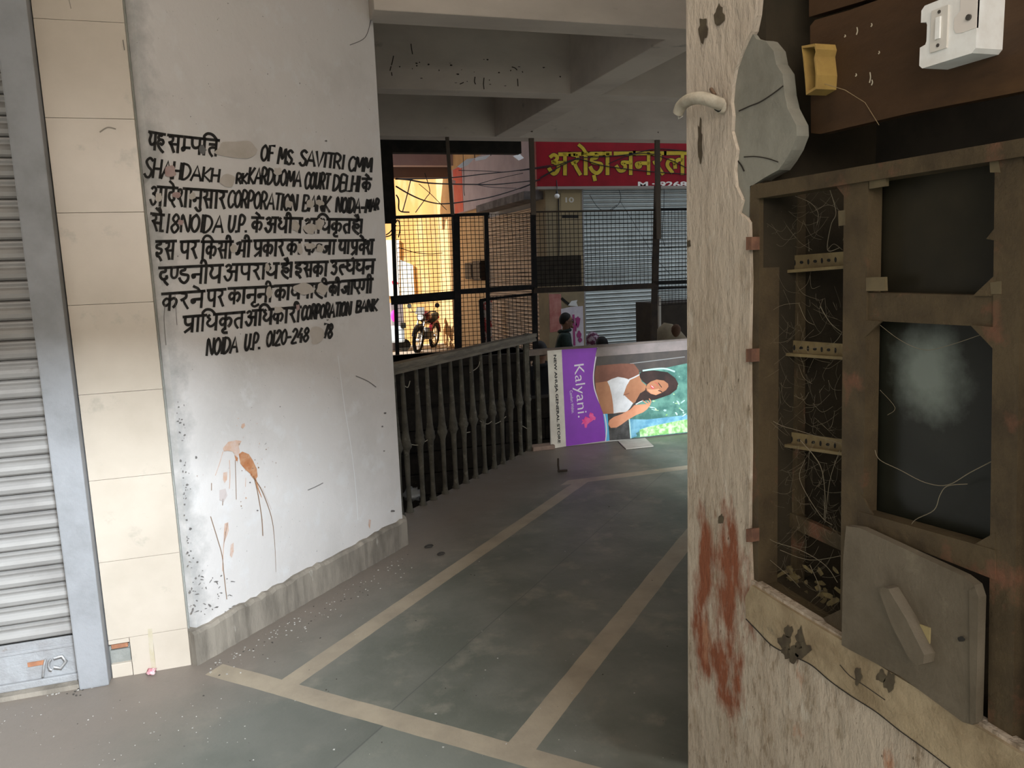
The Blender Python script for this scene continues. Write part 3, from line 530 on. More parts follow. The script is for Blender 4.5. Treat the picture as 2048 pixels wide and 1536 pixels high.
# white switch box
XS = XW - .05
def ybox(mb, x0, y0, x1, y1, X, th, bev=.003, mi=0):
    a = pr(x0, y0, X); c = pr(x1, y1, X); z0, z1 = sorted((a.z, c.z)); y0, y1 = sorted((a.y, c.y)); mb.box((X, y0, z0), (X + th, y1, z1), mi, bev)
a = pr(1843, 14, XS); c = pr(1951, 104, XS); SWO = Vector((XW, (a.y + c.y) / 2, c.z)); white_p = mat('white_plastic', (.80, .79, .75), .4, col2=(.70, .67, .62), scale=20)
swt = thing('switch_box', 'white square plastic switch box on the dark board', 'switch box', SWO)
ya, yb, za, zb_ = a.y, c.y, c.z, a.z; hgt = zb_ - za; wid = ya - yb
def swp(u, v, X): return Vector((X, ya - u * wid, za + v * hgt))
out = [(.0, .06), (.06, 0), (.94, 0), (1, .06), (1, .94), (.94, 1), (.06, 1), (0, .94), (0, .75), (.10, .73), (.12, .68), (.12, .42), (.10, .37), (0, .35)]
mb = MB(); mb.prism([swp(u, v, XS) for u, v in out], (.05, 0, 0)); mb.build('housing', white_p, swt, SWO)
mb = MB(); mb.prism([swp(u, v, XS - .003) for u, v in [(.22, .2), (.52, .2), (.52, .86), (.22, .86)]], (.004, 0, 0)); mb.build('cover_plate', mat('cream_plate', (.60, .56, .50), .5), swt, SWO)
mb = MB(); mb.prism([swp(u, v, XS - .006) for u, v in [(.33, .38), (.41, .38), (.41, .72), (.33, .72)]], (.006, 0, 0)); mb.build('rocker', white_p, swt, SWO)
mb = MB(); mb.prism([swp(u, v, XS - .001) for u, v in [(.62, .45), (.66, .38), (.75, .36), (1.0, .36), (1.0, 1.0), (.70, 1.0), (.72, .70), (.62, .62)]], (.004, 0, 0)); mb.build('corner_recess', mat('shaded_plastic', (.66, .60, .54), .5), swt, SWO)
for u, v, r in ((.88, .55, .0042), (.37, .28, .0026), (.37, .80, .0026)):
    mb = MB(); mb.lathe([(r, 0), (r, .003)], swp(u, v, XS - .0042), 12, axis=(1, 0, 0)); mb.build('screw', mat('dark_screw', (.09, .08, .07), .4, metal=.4), swt, SWO)
# broken yellow box: open shell
XY = XW - .045; yl = mat('yellowed_plastic', (.34, .22, .065), .5, col2=(.25, .155, .05), scale=16)
q = [(1603, 92), (1630, 87), (1633, 98), (1630, 112), (1634, 150), (1632, 178), (1612, 190), (1610, 160), (1606, 118)]
YO = pr(1615, 185, XW); mb = MB()
for i in range(len(q)):
    a, c = pr(*q[i], XY), pr(*q[(i + 1) % len(q)], XY); ctr = pr(1619, 138, XY)
    ai, ci = a + (ctr - a).normalized() * .005, c + (ctr - c).normalized() * .005; E_ = Vector((.046, 0, 0))
    mb.add([a, c, ci, ai, a + E_, c + E_, ci + E_, ai + E_], [(0, 3, 2, 1), (0, 1, 5, 4), (2, 3, 7, 6), (4, 5, 6, 7)])
yb_ = tag(mb.build('socket_box', yl, None, YO), 'broken open yellow plastic socket box at the left end of the dark board', 'switch box')
mb = MB(); mb.prism([pr(a, c, XW - .006) for a, c in q], (.005, 0, 0)); mb.build('back_plate', mat('yellow_dark', (.16, .10, .035), .6), yb_, YO)
mb = MB(); mb.tube([pr(1640, 165, XY + .02), pr(1690, 180, XY + .01), pr(1730, 205, XW - .004), pr(1758, 250, XW - .004)], .0006, 5); tag(mb.build('loose_wire', mat('thin_pale_wire', (.25, .18, .10), .7), yb_, YO), 'thin hair-like loose wire')
# ------------------------------------------------------------------ conduit stub on the pier
cond = mat('old_conduit_pvc', (.42, .37, .29), .7, col2=(.28, .24, .18), scale=20, bump=.5, bscale=60)
KO = pr(1430, 208); pts = smooth_pts([(1442, 209, .985), (1425, 202, .965), (1402, 196, .955), (1380, 199, .95), (1364, 210, .95), (1356, 226, .95)], 4)
mb = MB(); mb.tube([onx(a, c, X) for a, c, X in pts], [.0135] * (len(pts) - 3) + [.0128, .0125, .012], 12)
pc = tag(mb.build('conduit_stub', cond, None, KO), 'bent stub of old conduit pipe sticking out of the pier', 'pipe')
mb = MB(); mb.lathe([(.0135, 0), (.0145, .012)], pr(1436, 214, XR - .018), 12, axis=(1, 0, 0)); poly_flat(mb, blob(1436, 214, 9, 10, 12, .1), lambda a, c: pr(a, c, XR - .0185), 1); mb.build('pipe_mouth', [cond, dark_m], pc, KO)
mb = MB(); mb.tube([pr(1422, 178, XR - .004), pr(1430, 190, XR - .012)], .004, 8); mb.build('nail', mat('rust_nail', (.14, .09, .06), .7), pc, KO)
mb = MB(); mb.tube([pr(1356, 226, .95) + Vector((0, 0, .002)), pr(1357, 238, .952), pr(1366, 232, .96)], .0012, 5); mb.build('frayed_cord', mat('pale_fray', (.5, .47, .4), .8), pc, KO)
# ------------------------------------------------------------------ balustrade
RP = Vector((1.951, 5.864, 0)); iron = mat('dusty_old_railing', (.095, .088, .068), .8, col2=(.055, .05, .04), scale=12, bump=.6, bscale=60, col3=(.15, .14, .11), s3=18, lo3=.58, hi3=.68)
def onr(x, y): return onb(x, y, RP)
R0 = Vector((.66, 4.573, 0)); R1 = Vector((2.10, 6.013, 0))
rail = thing('balustrade', 'dusty olive balustrade of turned bulging balusters beside the white wall', 'railing', (R0 + R1) / 2)
RO = (R0 + R1) / 2
def railbar(z0, z1, w, mb):
    a = R0; b = R1 + UB * .0; ps = [a - NB * w / 2, b - NB * w / 2, b + NB * w / 2, a + NB * w / 2]
    mb.prism([p + Vector((0, 0, z0)) for p in ps], (0, 0, z1 - z0))
mb = MB(); railbar(.915, .942, .075, mb); railbar(.898, .915, .055, mb); railbar(.880, .898, .068, mb)
tag(mb.build('handrail', mat('worn_wood_rail', (.17, .145, .105), .65, col2=(.10, .085, .062), scale=7, stretch=(1, 1, 6), bump=.4, bscale=40), rail, RO), 'worn brown moulded handrail')
prof = [(.026, 0), (.026, .012), (.019, .02), (.0155, .06), (.0145, .16), (.0165, .28), (.019, .37), (.023, .395), (.032, .41), (.034, .425), (.028, .44), (.030, .452), (.026, .465), (.0215, .50), (.0165, .62), (.0138, .76), (.0125, .882)]
for px in (786, 803.6, 831.6, 853, 877.7, 900, 920.7, 941, 960.5, 979.8, 998, 1016, 1034.5, 1050.7):
    p = onr(px, 744 - .2365 * (px - 797)); c = Vector((p.x, p.y, 0)); mb = MB()
    mb.lathe([(r * random.uniform(.92, 1.08), z) for r, z in prof], c, 12); mb.build('baluster', iron, rail, RO)
mb = MB(); mb.box((1.985, 5.895, 0), (2.025, 5.935, .95), bev=.004); mb.build('end_post', iron, rail, RO)
mb = MB()
for q in ([(818, 888), (836, 890), (855, 880)], [(960, 842), (975, 848), (988, 838)], [(990, 848), (1002, 842), (1012, 833)], [(1045, 852), (1055, 858)], [(803, 766), (815, 775), (820, 762)], [(940, 745), (955, 735), (960, 722)], [(930, 866), (940, 864)]):
    p = smooth_pts(q, 5); mb.tube([onr(*a) for a in p], .003, 5)
tag(mb.build('snagged_cord', mat('dirty_cord', (.33, .30, .23), .9), rail, RO), 'dirty cords and webs snagged on the balusters', kind='stuff')
# low rail behind the banner and its kerb
brm = mat('dusty_mauve_rail', (.22, .175, .145), .6, col2=(.16, .13, .11), scale=8)
mb = MB(); mb.box((2.03, 5.955, .765), (4.1, 6.0, .815), bev=.004); GO = Vector((3.0, 5.97, 0))
gr = thing('guard_rail', 'dull brown guard rail the banner hangs on', 'railing', GO); mb.build('top_rail', brm, gr, GO)
for x in (2.10, 3.0, 4.0):
    mb = MB(); mb.box((x, 5.96, 0), (x + .035, 5.995, .765)); mb.build('post', iron, gr, GO)
mb = MB(); mb.box((2.02, 5.86, 0), (2.21, 5.97, .035), bev=.005); struct('trim_7', mb, mat('reddish_kerb', (.30, .21, .165), .8, col2=(.22, .16, .13), scale=14), 'short reddish kerb at the foot of the banner', 'kerb')
# ------------------------------------------------------------------ banner
YB = 5.895
def pb(x, y, off=0.0): return ony(x, y, YB - off)
def cz(x, y): return (1030 + x / 4.267, 560 + y / 4.267)
def cw(x, y): return (1180 + x / 6.98, 680 + y / 6.98)
BN = Vector((2.9, YB, 0)); bn = thing('shop_banner', 'large printed shop banner on the floor, purple with a woman in white', 'banner', BN)
mb = MB(); mb.box((2.185, YB + .002, .004), (3.85, YB + .012, .80)); mb.build('backing_sheet', mat('banner_back', (.5, .48, .44), .6), bn, BN)
wv = [(700, 578), (688, 640), (672, 740), (664, 830), (672, 920), (700, 1010), (742, 1100), (765, 1180), (776, 1280), (768, 1372)]
def flatm(mb, pts, off, mi=0): mb.add([pb(*p, off) for p in pts], [tuple(range(len(pts)))], mi)
gl = dict(rough=.35)
mb = MB(); flatm(mb, [cz(275, 604), cz(398, 594), cz(436, 1420), cz(314, 1440)], 0); mb.build('white_strip', mat('print_white', (.66, .62, .54), .5, col2=(.56, .52, .45), scale=8), bn, BN)
mb = MB(); flatm(mb, [cz(398, 594)] + [cz(*q) for q in wv] + [cz(436, 1420)], 0); mb.build('purple_panel', mat('print_purple', (.27, .055, .47), .38, col2=(.23, .05, .40), scale=5), bn, BN)
mb = MB(); ribbon(mb, [cz(q[0] + 5, q[1]) for q in wv], 2.2, lambda x, y: pb(x, y, .0016)); mb.build('white_curve', mat('print_paleline', (.75, .68, .76), .5), bn, BN)
PC = [mat('print_' + n, c, .4, col2=c2, scale=sc, lo=.42, hi=.6) for n, c, c2, sc in (('dusk', (.055, .045, .04), (.075, .06, .05), 6), ('foliage', (.05, .14, .115), (.12, .27, .21), 9), ('bluewater', (.10, .27, .38), (.22, .45, .55), 8), ('lime', (.20, .42, .12), (.55, .75, .42), 22),
     ('deck', (.035, .032, .03), (.08, .075, .07), 14), ('cyan', (.10, .42, .68), (.12, .48, .72), 4), ('skin_dark', (.17, .065, .04), (.23, .09, .055), 5), ('skin', (.36, .15, .075), (.44, .20, .10), 4), ('cloth', (.56, .54, .53), (.68, .66, .65), 7),
     ('hair', (.022, .013, .011), (.045, .022, .018), 6), ('skin_light', (.60, .24, .125), (.66, .30, .17), 5), ('lips', (.45, .05, .05), (.5, .08, .07), 6), ('glint', (.50, .68, .62), (.38, .58, .52), 12), ('greyline', (.25, .25, .24), (.22, .21, .2), 6))]
ph = MB()
def pp(pts, k, mi): flatm(ph, [cw(*q) for q in pts], .0006 + k * .00035, mi)
def pl(pts, w, k, mi): ribbon(ph, [cw(*q) for q in pts], w, lambda x, y: pb(x, y, .0006 + k * .00035), mi)
wl = [((q[0] / 4.267 + 1030 - 1180) * 6.98, (q[1] / 4.267 + 560 - 680) * 6.98) for q in wv]
pp(wl[:] + [(1900, 1290), (1900, -20)], 0, 0)
pp([(640, 470), (760, 430), (1000, 400), (1900, 210), (1900, 1240), (560, 1375), (548, 1100), (640, 1000)], 1, 1)
pp([(556, 1105), (800, 1110), (1320, 1050), (1900, 990), (1900, 1080), (1310, 1120), (800, 1220), (640, 1300), (660, 1340), (568, 1372)], 2, 2)
pp([(690, 1255), (800, 1215), (1310, 1112), (1900, 1060), (1900, 1220), (1310, 1288), (700, 1352)], 3, 3)
pl([(548, 1100), (570, 1370)], 2.2, 4, 12); pl([(560, 330), (800, 300), (1320, 235)], 1.6, 2, 13); pl([(740, 428), (900, 405), (1050, 400), (1180, 440)], 3, 2, 12)
for _ in range(46):
    x, y = random.uniform(830, 1310), random.uniform(500, 1060)
    if y > 820 or x > 1150: pp(blob(x, y, random.uniform(8, 40), random.uniform(6, 16), 10, .4, random.uniform(-1, 1)), 2.5 + random.random() * .4, random.choice((12, 12, 3, 1)))
pp([(245, 1030), (550, 1020), (565, 1372), (272, 1402)], 2, 4); pp([(182, 1030), (246, 1030), (272, 1402), (222, 1412), (205, 1180)], 2, 5)
pp([(88, 360), (420, 330), (610, 330), (680, 420), (690, 490), (560, 560), (390, 520), (250, 575), (280, 660), (75, 620), (64, 480)], 3, 6)
pp([(75, 600), (245, 575), (330, 620), (560, 550), (690, 480), (720, 580), (790, 640), (800, 715), (700, 740), (640, 860), (600, 890), (480, 1012), (330, 1026), (186, 1032), (130, 880), (85, 720)], 4, 7)
pp([(240, 578), (300, 545), (390, 515), (480, 530), (560, 556), (510, 640), (468, 760), (540, 830), (602, 882), (560, 950), (510, 1004), (420, 1010), (330, 1026), (322, 900), (305, 780), (275, 650)], 5, 8)
pl([(552, 550), (620, 520), (690, 484)], 2.6, 6, 8); pl([(468, 770), (500, 760), (545, 745)], 1.5, 6, 6)
pp([(688, 480), (720, 440), (900, 424), (1080, 448), (1190, 530), (1232, 610), (1210, 690), (1120, 760), (1010, 800), (900, 836), (780, 842), (640, 885), (640, 850), (700, 745), (770, 700), (790, 620), (740, 580), (700, 530)], 6, 9)
pp([(782, 660), (800, 620), (850, 580), (930, 552), (1030, 566), (1090, 610), (1096, 650), (1060, 700), (1000, 738), (920, 770), (850, 752), (795, 712)], 7, 7); pp([(800, 690), (900, 690), (960, 680), (990, 735), (920, 768), (850, 750)], 7.5, 10)
pp([(836, 628), (870, 634), (905, 660), (880, 690), (850, 670)], 8, 11); pl([(858, 640), (884, 664)], 1.2, 8.5, 8); pl([(955, 600), (985, 640), (1000, 660)], 1.5, 8, 9); pl([(955, 705), (985, 715), (1005, 728)], 1.8, 8, 9); pl([(900, 590), (940, 610), (950, 640)], 1.2, 8, 11)
pp([(255, 1175), (270, 1120), (330, 1075), (450, 1030), (560, 970), (620, 910), (700, 900), (790, 895), (850, 868), (840, 910), (800, 965), (740, 1010), (640, 1050), (520, 1120), (440, 1180), (370, 1222), (290, 1228)], 8, 10)
pl([(640, 898), (690, 868), (740, 846)], 1.8, 9, 8); pl([(735, 842), (770, 870), (812, 896)], 1.8, 9, 10); pl([(828, 820), (846, 850), (850, 872)], 1.8, 9, 10); pl([(800, 850), (822, 872), (826, 895)], 1.8, 9, 10)
ph.build('printed_photo', PC, bn, BN)
mb = MB(); mb.prism([pb(*cz(702, 578), .006), pb(1372, 680.5, .006), pb(1500, 670, .006), pb(1500, 689, .006), pb(1372, 700, .006), pb(*cz(690, 655), .006)], (0, .008, 0)); mb.build('top_hem', mat('dusty_hem', (.24, .195, .18), .6, col2=(.19, .16, .145), scale=9), bn, BN)
TM = Matrix(((0, 1, 0), (0, 0, -1), (-1, 0, 0))).to_4x4()
def vtext(txt, top, bot, off, m, name, bold=0.0, cap=.71):
    a = pb(*top, off); b = pb(*bot, off); L_ = (b - a).length
    t = text_mb(txt, 1.0, Matrix.Identity(4), .0, bold); xs = [v.x for v in t.v]; w = max(xs) - min(xs); ys = [v.y for v in t.v]
    d = (b - a).normalized(); up = Vector((-d.z, 0, d.x)); up = up if up.x > 0 else -up
    sx = L_ / w; x0 = min(xs); y0 = min(ys)
    return t, a, d, up, sx, x0, y0, max(ys) - y0
def put(txt, top, bot, hpx, off, m, name, bold=0.0, par=None):
    t, a, d, up, sx, x0, y0, h = vtext(txt, top, bot, off, m, name, bold); hm = (pb(top[0] + hpx, top[1], off) - pb(top[0], top[1], off)).length; sy = hm / h
    t.v = [a + d * ((v.x - x0) * sx) + up * ((v.y - y0) * sy) for v in t.v]; return t.build(name, m, par or bn, BN)
put('NEW AHUJA GENERAL STORE', cz(322, 640), cz(360, 1395), 30 / 4.267, .002, mat('print_black', (.02, .02, .022), .5), 'shop_name_lettering', .03)
put('Kalyani.', cz(478, 728), cz(512, 1180), 108 / 4.267, .002, mat('print_letterwhite', (.74, .68, .74), .5), 'brand_lettering', -.004)
put('Comfort Within.', cz(466, 945), cz(484, 1140), 24 / 4.267, .002, MATS['print_letterwhite'], 'small_lettering')
mb = MB()
for q in ([(640, 1130), (668, 1140), (672, 1160), (690, 1172), (684, 1196), (650, 1192), (630, 1160)], [(600, 1165), (640, 1180), (668, 1196), (640, 1215), (618, 1232), (612, 1260), (596, 1262), (590, 1225), (566, 1232), (580, 1206)], [(572, 1190), (588, 1192), (586, 1206), (574, 1204)]): flatm(mb, [cz(*p) for p in q], .002)
mb.build('pink_emblem', mat('print_pink', (.80, .05, .26), .45, col2=(.85, .16, .4), scale=20), bn, BN)
# ------------------------------------------------------------------ mesh grille
YG = 7.62
def pg(x, y, off=0.0): return ony(x, y, YG + off)
blk = mat('black_painted_frame', (.012, .012, .013), .7, col2=(.028, .022, .02), scale=14, lo=.5, hi=.7, spec=.15); brn = mat('brown_frame_bar', (.055, .04, .028), .7, col2=(.03, .024, .02), scale=10, spec=.2); wire = mat('dark_mesh_wire', (.018, .015, .014), .8, spec=.1)
GRO = pg(1063, 690); grl = thing('mesh_grille', 'black framed wire mesh grille across the far opening', 'grille', GRO)
def gbar(name, a, b, w, m=blk, t=.03, off=0.0):
    mb = MB(); A, B = pg(*a, off), pg(*b, off); k = (A - CAM).length / F; mb.bar(A, B, w * k, t, side=(1, 0, 0) if abs(A.z - B.z) > abs(A.x - B.x) else (0, 0, 1)); return mb.build(name, m, grl, GRO)
gbar('frame_post', (786, 440), (797, 775), 7); gbar('frame_post', (911.5, 428), (918, 775), 13, t=.05); gbar('frame_post', (972, 428), (979, 760), 7); gbar('frame_post', (1066, 425), (1072, 760), 10); gbar('frame_post', (1315, 372), (1305, 760), 12, brn)
gbar('frame_rail', (784, 435), (978, 428), 6, off=-.006); gbar('frame_rail', (1066, 424), (1312, 420), 3, brn); gbar('frame_rail', (1312, 419), (1420, 418), 5)
gbar('frame_rail', (782, 601), (912, 590), 17, off=-.006); gbar('frame_rail', (912, 584), (1068, 574), 10, off=-.006); gbar('frame_rail', (1066, 581), (1310, 572), 11, brn, off=-.006); gbar('frame_rail', (1306, 566), (1420, 562), 7); gbar('frame_rail', (1306, 577), (1420, 573), 5)
gbar('door_stile', (962, 600), (970, 760), 8, off=.02); gbar('door_rail', (960, 601), (985, 597), 6, off=.02); gbar('door_rail', (985, 597), (1066, 588), 5, off=.02)
gbar('frame_post', (1400, 400), (1400, 760), 12, brn)
def mesh_panel(x0, y0, x1, y1, nm, pitch=.0415):
    A = pg(x0, y0); B = pg(x1, y1); mb = MB(); r = .0027
    n = max(1, round((B.x - A.x) / pitch)); m = max(1, round((A.z - B.z) / pitch))
    for i in range(n + 1):
        x = A.x + (B.x - A.x) * i / n; mb.tube([(x + random.uniform(-.002, .002), YG, A.z), (x + random.uniform(-.003, .003), YG + random.uniform(-.003, .003), (A.z + B.z) / 2), (x, YG, B.z)], r, 4, cap=False)
    for i in range(m + 1):
        z = A.z + (B.z - A.z) * i / m; mb.tube([(A.x, YG + .004, z), ((A.x + B.x) / 2, YG + .004, z + random.uniform(-.004, .004)), (B.x, YG + .004, z)], r, 4, cap=False)
    return mb.build('wire_mesh', wire, grl, GRO)
mesh_panel(790, 434, 911, 596, ''); mesh_panel(914, 428, 972, 585, ''); mesh_panel(975, 428, 1066, 578, ''); mesh_panel(792, 600, 914, 770, ''); mesh_panel(918, 588, 975, 770, ''); mesh_panel(978, 592, 1068, 760, '')
mesh_panel(1070, 423, 1312, 574, '', .046); mesh_panel(1316, 418, 1410, 606, '')
mb = MB(); mb.box((pg(1073, 513).x, YG + .01, pg(1073, 574).z), (pg(1163, 513).x, YG + .02, pg(1073, 513).z)); o = mb.build('blanking_board', mat('dark_board', (.06, .052, .042), .8, col2=(.04, .036, .03), scale=9), grl, GRO); tag(o, 'dark board wired over the mesh')
# hanger rods
rodm = mat('rusty_hanger_rod', (.11, .085, .065), .7, col2=(.11, .09, .07), scale=20)
for i, (a, b, w, lab) in enumerate((((893, 258), (905, 430), 6, 'leftmost hanger rod from the far beam, in a knob of plaster'), ((1062, 262), (1067, 430), 9, 'hanger rod from the far beam left of the red sign'), ((1314, 266), (1317, 478), 9, 'hanger rod from the far beam crossing the red sign'))):
    A, B = pg(*a, -.045), pg(*b, -.045); k = (A - CAM).length / F; O = Vector((A.x, A.y, B.z))
    rd = thing('hanger_rod', lab, 'rod', O, 'rods hanging from the far beam')
    mb = MB(); mb.bar(A, B, w * k, .03, side=(1, 0, 0)); mb.build('rod', rodm, rd, O)
    mb = MB(); mb.ball(A, (.05 - .012 * i, .03, .035 - .008 * i), n=14, f=lambda p: p * random.uniform(.75, 1.1)); mb.build('anchor_plaster', beam_m if i == 0 else mat('dark_anchor', (.07, .055, .04), .9), rd, O)
# ------------------------------------------------------------------ dark sheeting, blocks and lintel behind the opening
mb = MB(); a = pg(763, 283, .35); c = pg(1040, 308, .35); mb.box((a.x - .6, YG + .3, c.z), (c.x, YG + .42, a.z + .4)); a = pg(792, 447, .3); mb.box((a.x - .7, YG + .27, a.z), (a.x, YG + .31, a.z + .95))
struct('trim_4', mb, dark_m, 'black lintel and jamb board framing the far opening', 'lintel')
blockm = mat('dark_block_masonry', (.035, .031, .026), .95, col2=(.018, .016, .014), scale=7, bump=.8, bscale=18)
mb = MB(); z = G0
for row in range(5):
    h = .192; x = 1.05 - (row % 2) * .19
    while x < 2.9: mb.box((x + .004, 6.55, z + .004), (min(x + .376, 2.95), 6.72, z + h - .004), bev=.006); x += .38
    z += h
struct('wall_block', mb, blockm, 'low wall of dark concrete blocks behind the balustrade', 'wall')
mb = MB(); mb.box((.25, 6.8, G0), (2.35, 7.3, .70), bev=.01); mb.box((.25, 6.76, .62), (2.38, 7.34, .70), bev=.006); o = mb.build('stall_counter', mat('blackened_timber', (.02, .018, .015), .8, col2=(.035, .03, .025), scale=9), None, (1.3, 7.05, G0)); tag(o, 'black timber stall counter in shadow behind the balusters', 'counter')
mb = MB(); mb.box((.25, 4.75, -.66), (6.9, 5.96, -.64)); 
# ------------------------------------------------------------------ cables
def c6(x, y): return (760 + x / 6.023, 280 + y / 6.023)
def c7(x, y): return (1040 + x / 4.389, 250 + y / 4.389)
YP_ = 12.86
cabm = mat('black_cable', (.02, .019, .02), .6)
CB = [([c6(*q) for q in ((190, 465), (350, 480), (550, 515), (830, 530), (1150, 535), (1400, 535), (1750, 500), (1930, 480))], .009, 'thick cable sagging level above the mesh, left to red sign'),
 ([c6(*q) for q in ((190, 556), (350, 650), (520, 725), (690, 765), (830, 765), (1000, 745), (1300, 695), (1600, 610), (1820, 530))], .008, 'lowest drooping cable before the orange wall'),
 ([c6(*q) for q in ((190, 470), (700, 462), (950, 445), (1250, 410), (1600, 375), (1800, 345), (2060, 305))], .008, 'straight cable rising to the right under the canopy'),
 ([c6(*q) for q in ((950, 365), (1300, 375), (1500, 385), (1760, 358))], .005, 'short thin cable across the lilac sign'),
 ([c6(*q) for q in ((1150, 540), (1400, 470), (1720, 400))], .005, 'thin cable branching upward to the right rod'),
 ([c6(*q) for q in ((1150, 535), (1350, 570), (1640, 580))], .004, 'thin cable branching downward over the lilac sign'),
 ([c6(*q) for q in ((370, 480), (330, 650), (270, 870))], .006, 'dangling cable end at the left of the mesh top'),
 ([c6(*q) for q in ((1000, 165), (1010, 480), (1010, 600), (1020, 670))], .004, 'thin vertical drop wire before the lilac sign'),
 ([c6(*q) for q in ((470, 530), (600, 640), (720, 760), (800, 840))], .004, 'thin wire slanting down across the orange wall'),
 ([c6(*q) for q in ((540, 400), (600, 610), (560, 690), (480, 800), (430, 870))], .005, 'kinked wire hanging before the orange wall'),
 ([c6(*q) for q in ((195, 660), (225, 720), (235, 850), (350, 870))], .007, 'looped cable beside the black jamb'),
 ([c7(*q) for q in ((0, 400), (300, 360), (500, 300), (700, 350), (850, 375), (1100, 405), (1460, 432))], .008, 'cable dipping across the yellow sign letters'),
 ([c7(*q) for q in ((180, 460), (400, 340), (520, 290), (800, 275), (1000, 250), (1200, 210), (1460, 230))], .008, 'cable arching over the top of the yellow letters'),
 ([c7(*q) for q in ((780, 340), (950, 270), (1120, 250), (1300, 300), (1460, 375))], .007, 'cable humped over the right letters of the red sign'),
 ([c7(*q) for q in ((0, 560), (100, 520), (180, 470), (300, 400))], .006, 'cable rising from the left into the red sign'),
 ([c7(*q) for q in ((870, 570), (885, 640), (860, 700), (800, 750))], .005, 'wire dangling below the red sign over the shutter'),
 ([c7(*q) for q in ((880, 670), (1000, 860), (1180, 1150), (1330, 1320))], .003, 'thin wire slanting down across the right shutter'),
 ([c7(*q) for q in ((1265, 560), (1262, 750), (1250, 960), (1268, 1060))], .005, 'wire hanging beside the lower end of the right rod'),
 ([c7(*q) for q in ((610, 610), (680, 720), (760, 760), (850, 700))], .004, 'looping wire under the left end of the red sign'),
 ([(772, 470), (782, 462), (795, 440), (800, 455), (797, 475)], .006, 'black loop of cable on the left grille post'),
 ([(765, 474), (782, 470), (792, 450)], .006, 'cable coming out from behind the white wall edge'),
 ([(797, 495), (830, 505), (860, 508), (885, 506)], .004, 'thin wire on the mesh before the orange wall')]
for i, (pts, r, lab) in enumerate(CB):
    def dep(a): return YG - .02 if i >= 19 else YP_ if 10 < i < 19 else min(YP_, 7.93 + (YP_ - 7.93) * max(0, a - 796) / 262)
    ps = [ony(a, c, dep(a)) for a, c in smooth_pts(pts, 6)]; O = ps[len(ps) // 2]
    mb = MB(); mb.tube(ps, r, 6); tag(mb.build('cable', cabm, None, O), lab, 'cable', 'overhead cables')
# ------------------------------------------------------------------ courtyard shops
YP = 13.0
def pp_(x, y, off=0.0): return ony(x, y, YP - off)
xs0 = pp_(1093, 480).x; xs1 = pp_(1166, 480).x; zsg = pp_(1075, 373).z; ztop = pp_(1075, 262).z
tanm = mat('dull_tan_pillar', (.26, .205, .12), .85, col2=(.20, .16, .10), scale=3, bump=.3)
mb = MB(); mb.box((xs0, YP, G0), (xs1, YP + .5, ztop)); struct('wall_shop_corner', mb, tanm, 'dull tan shop corner pillar below the red sign', 'pillar')
mb = MB(); mb.box((xs1, YP + .25, G0), (11, YP + .5, 6)); mb.box((xs0 + .12, YP + .5, G0), (xs0 + .3, 21.5, 6)); struct('wall_shop_front', mb, bldg_m, 'shop walls behind the far roller shutters')
far_sh = mat('grey_green_shutter', (.50, .54, .52), .38, metal=.7, col2=(.42, .45, .43), scale=2.5)
br_sh = mat('brown_lit_shutter', (.46, .36, .27), .5, metal=.2, col2=(.36, .28, .21), scale=2.5)
O = Vector((8, YP + .1, G0)); t = thing('rolling_shutter', 'grey green roller shutter right of the tan pillar, under the red sign', 'shutter', O, 'shop roller shutters')
mb = MB(); slats(xs1 + .02, 10.8, YP + .12, G0 + .08, zsg - .05, .0735, mb, .034); mb.build('slat_curtain', far_sh, t, O)
mb = MB(); mb.box((xs1 + .02, YP + .08, G0), (10.8, YP + .13, G0 + .09)); mb.build('bottom_rail', far_sh, t, O)
mb = MB(); mb.box((xs1, YP + .06, G0), (xs1 + .05, YP + .2, zsg - .04)); mb.build('guide_channel', jamb_m, t, O)
yl1 = onx(971, 500, xs0).y; zb2 = onx(990, 405, xs0 - .1).z
O = Vector((xs0, 15, G0)); t = thing('rolling_shutter', 'brown lit side roller shutter receding left of the tan pillar', 'shutter', O, 'shop roller shutters')
mb = MB(); slats(YP + .08, yl1, 0, G0 + .08, zb2 - .25, .0735, mb, .034, 'y', xs0 + .08); mb.build('slat_curtain', br_sh, t, O)
for y_ in (yl1, YP + .02): mb = MB(); mb.box((xs0 + .04, y_, G0), (xs0 + .11, y_ + .06, zb2 - .2)); mb.build('guide_channel', jamb_m, t, O)
# end wall of the side row
mb = MB(); mb.box((xs0 + .02, yl1 + .08, G0), (xs0 + .13, 21.5, 5)); struct('wall_side_row', mb, mat('orange_render_side', (.62, .40, .20), .9, col2=(.50, .31, .15), scale=2), 'orange wall beyond the side shutter')
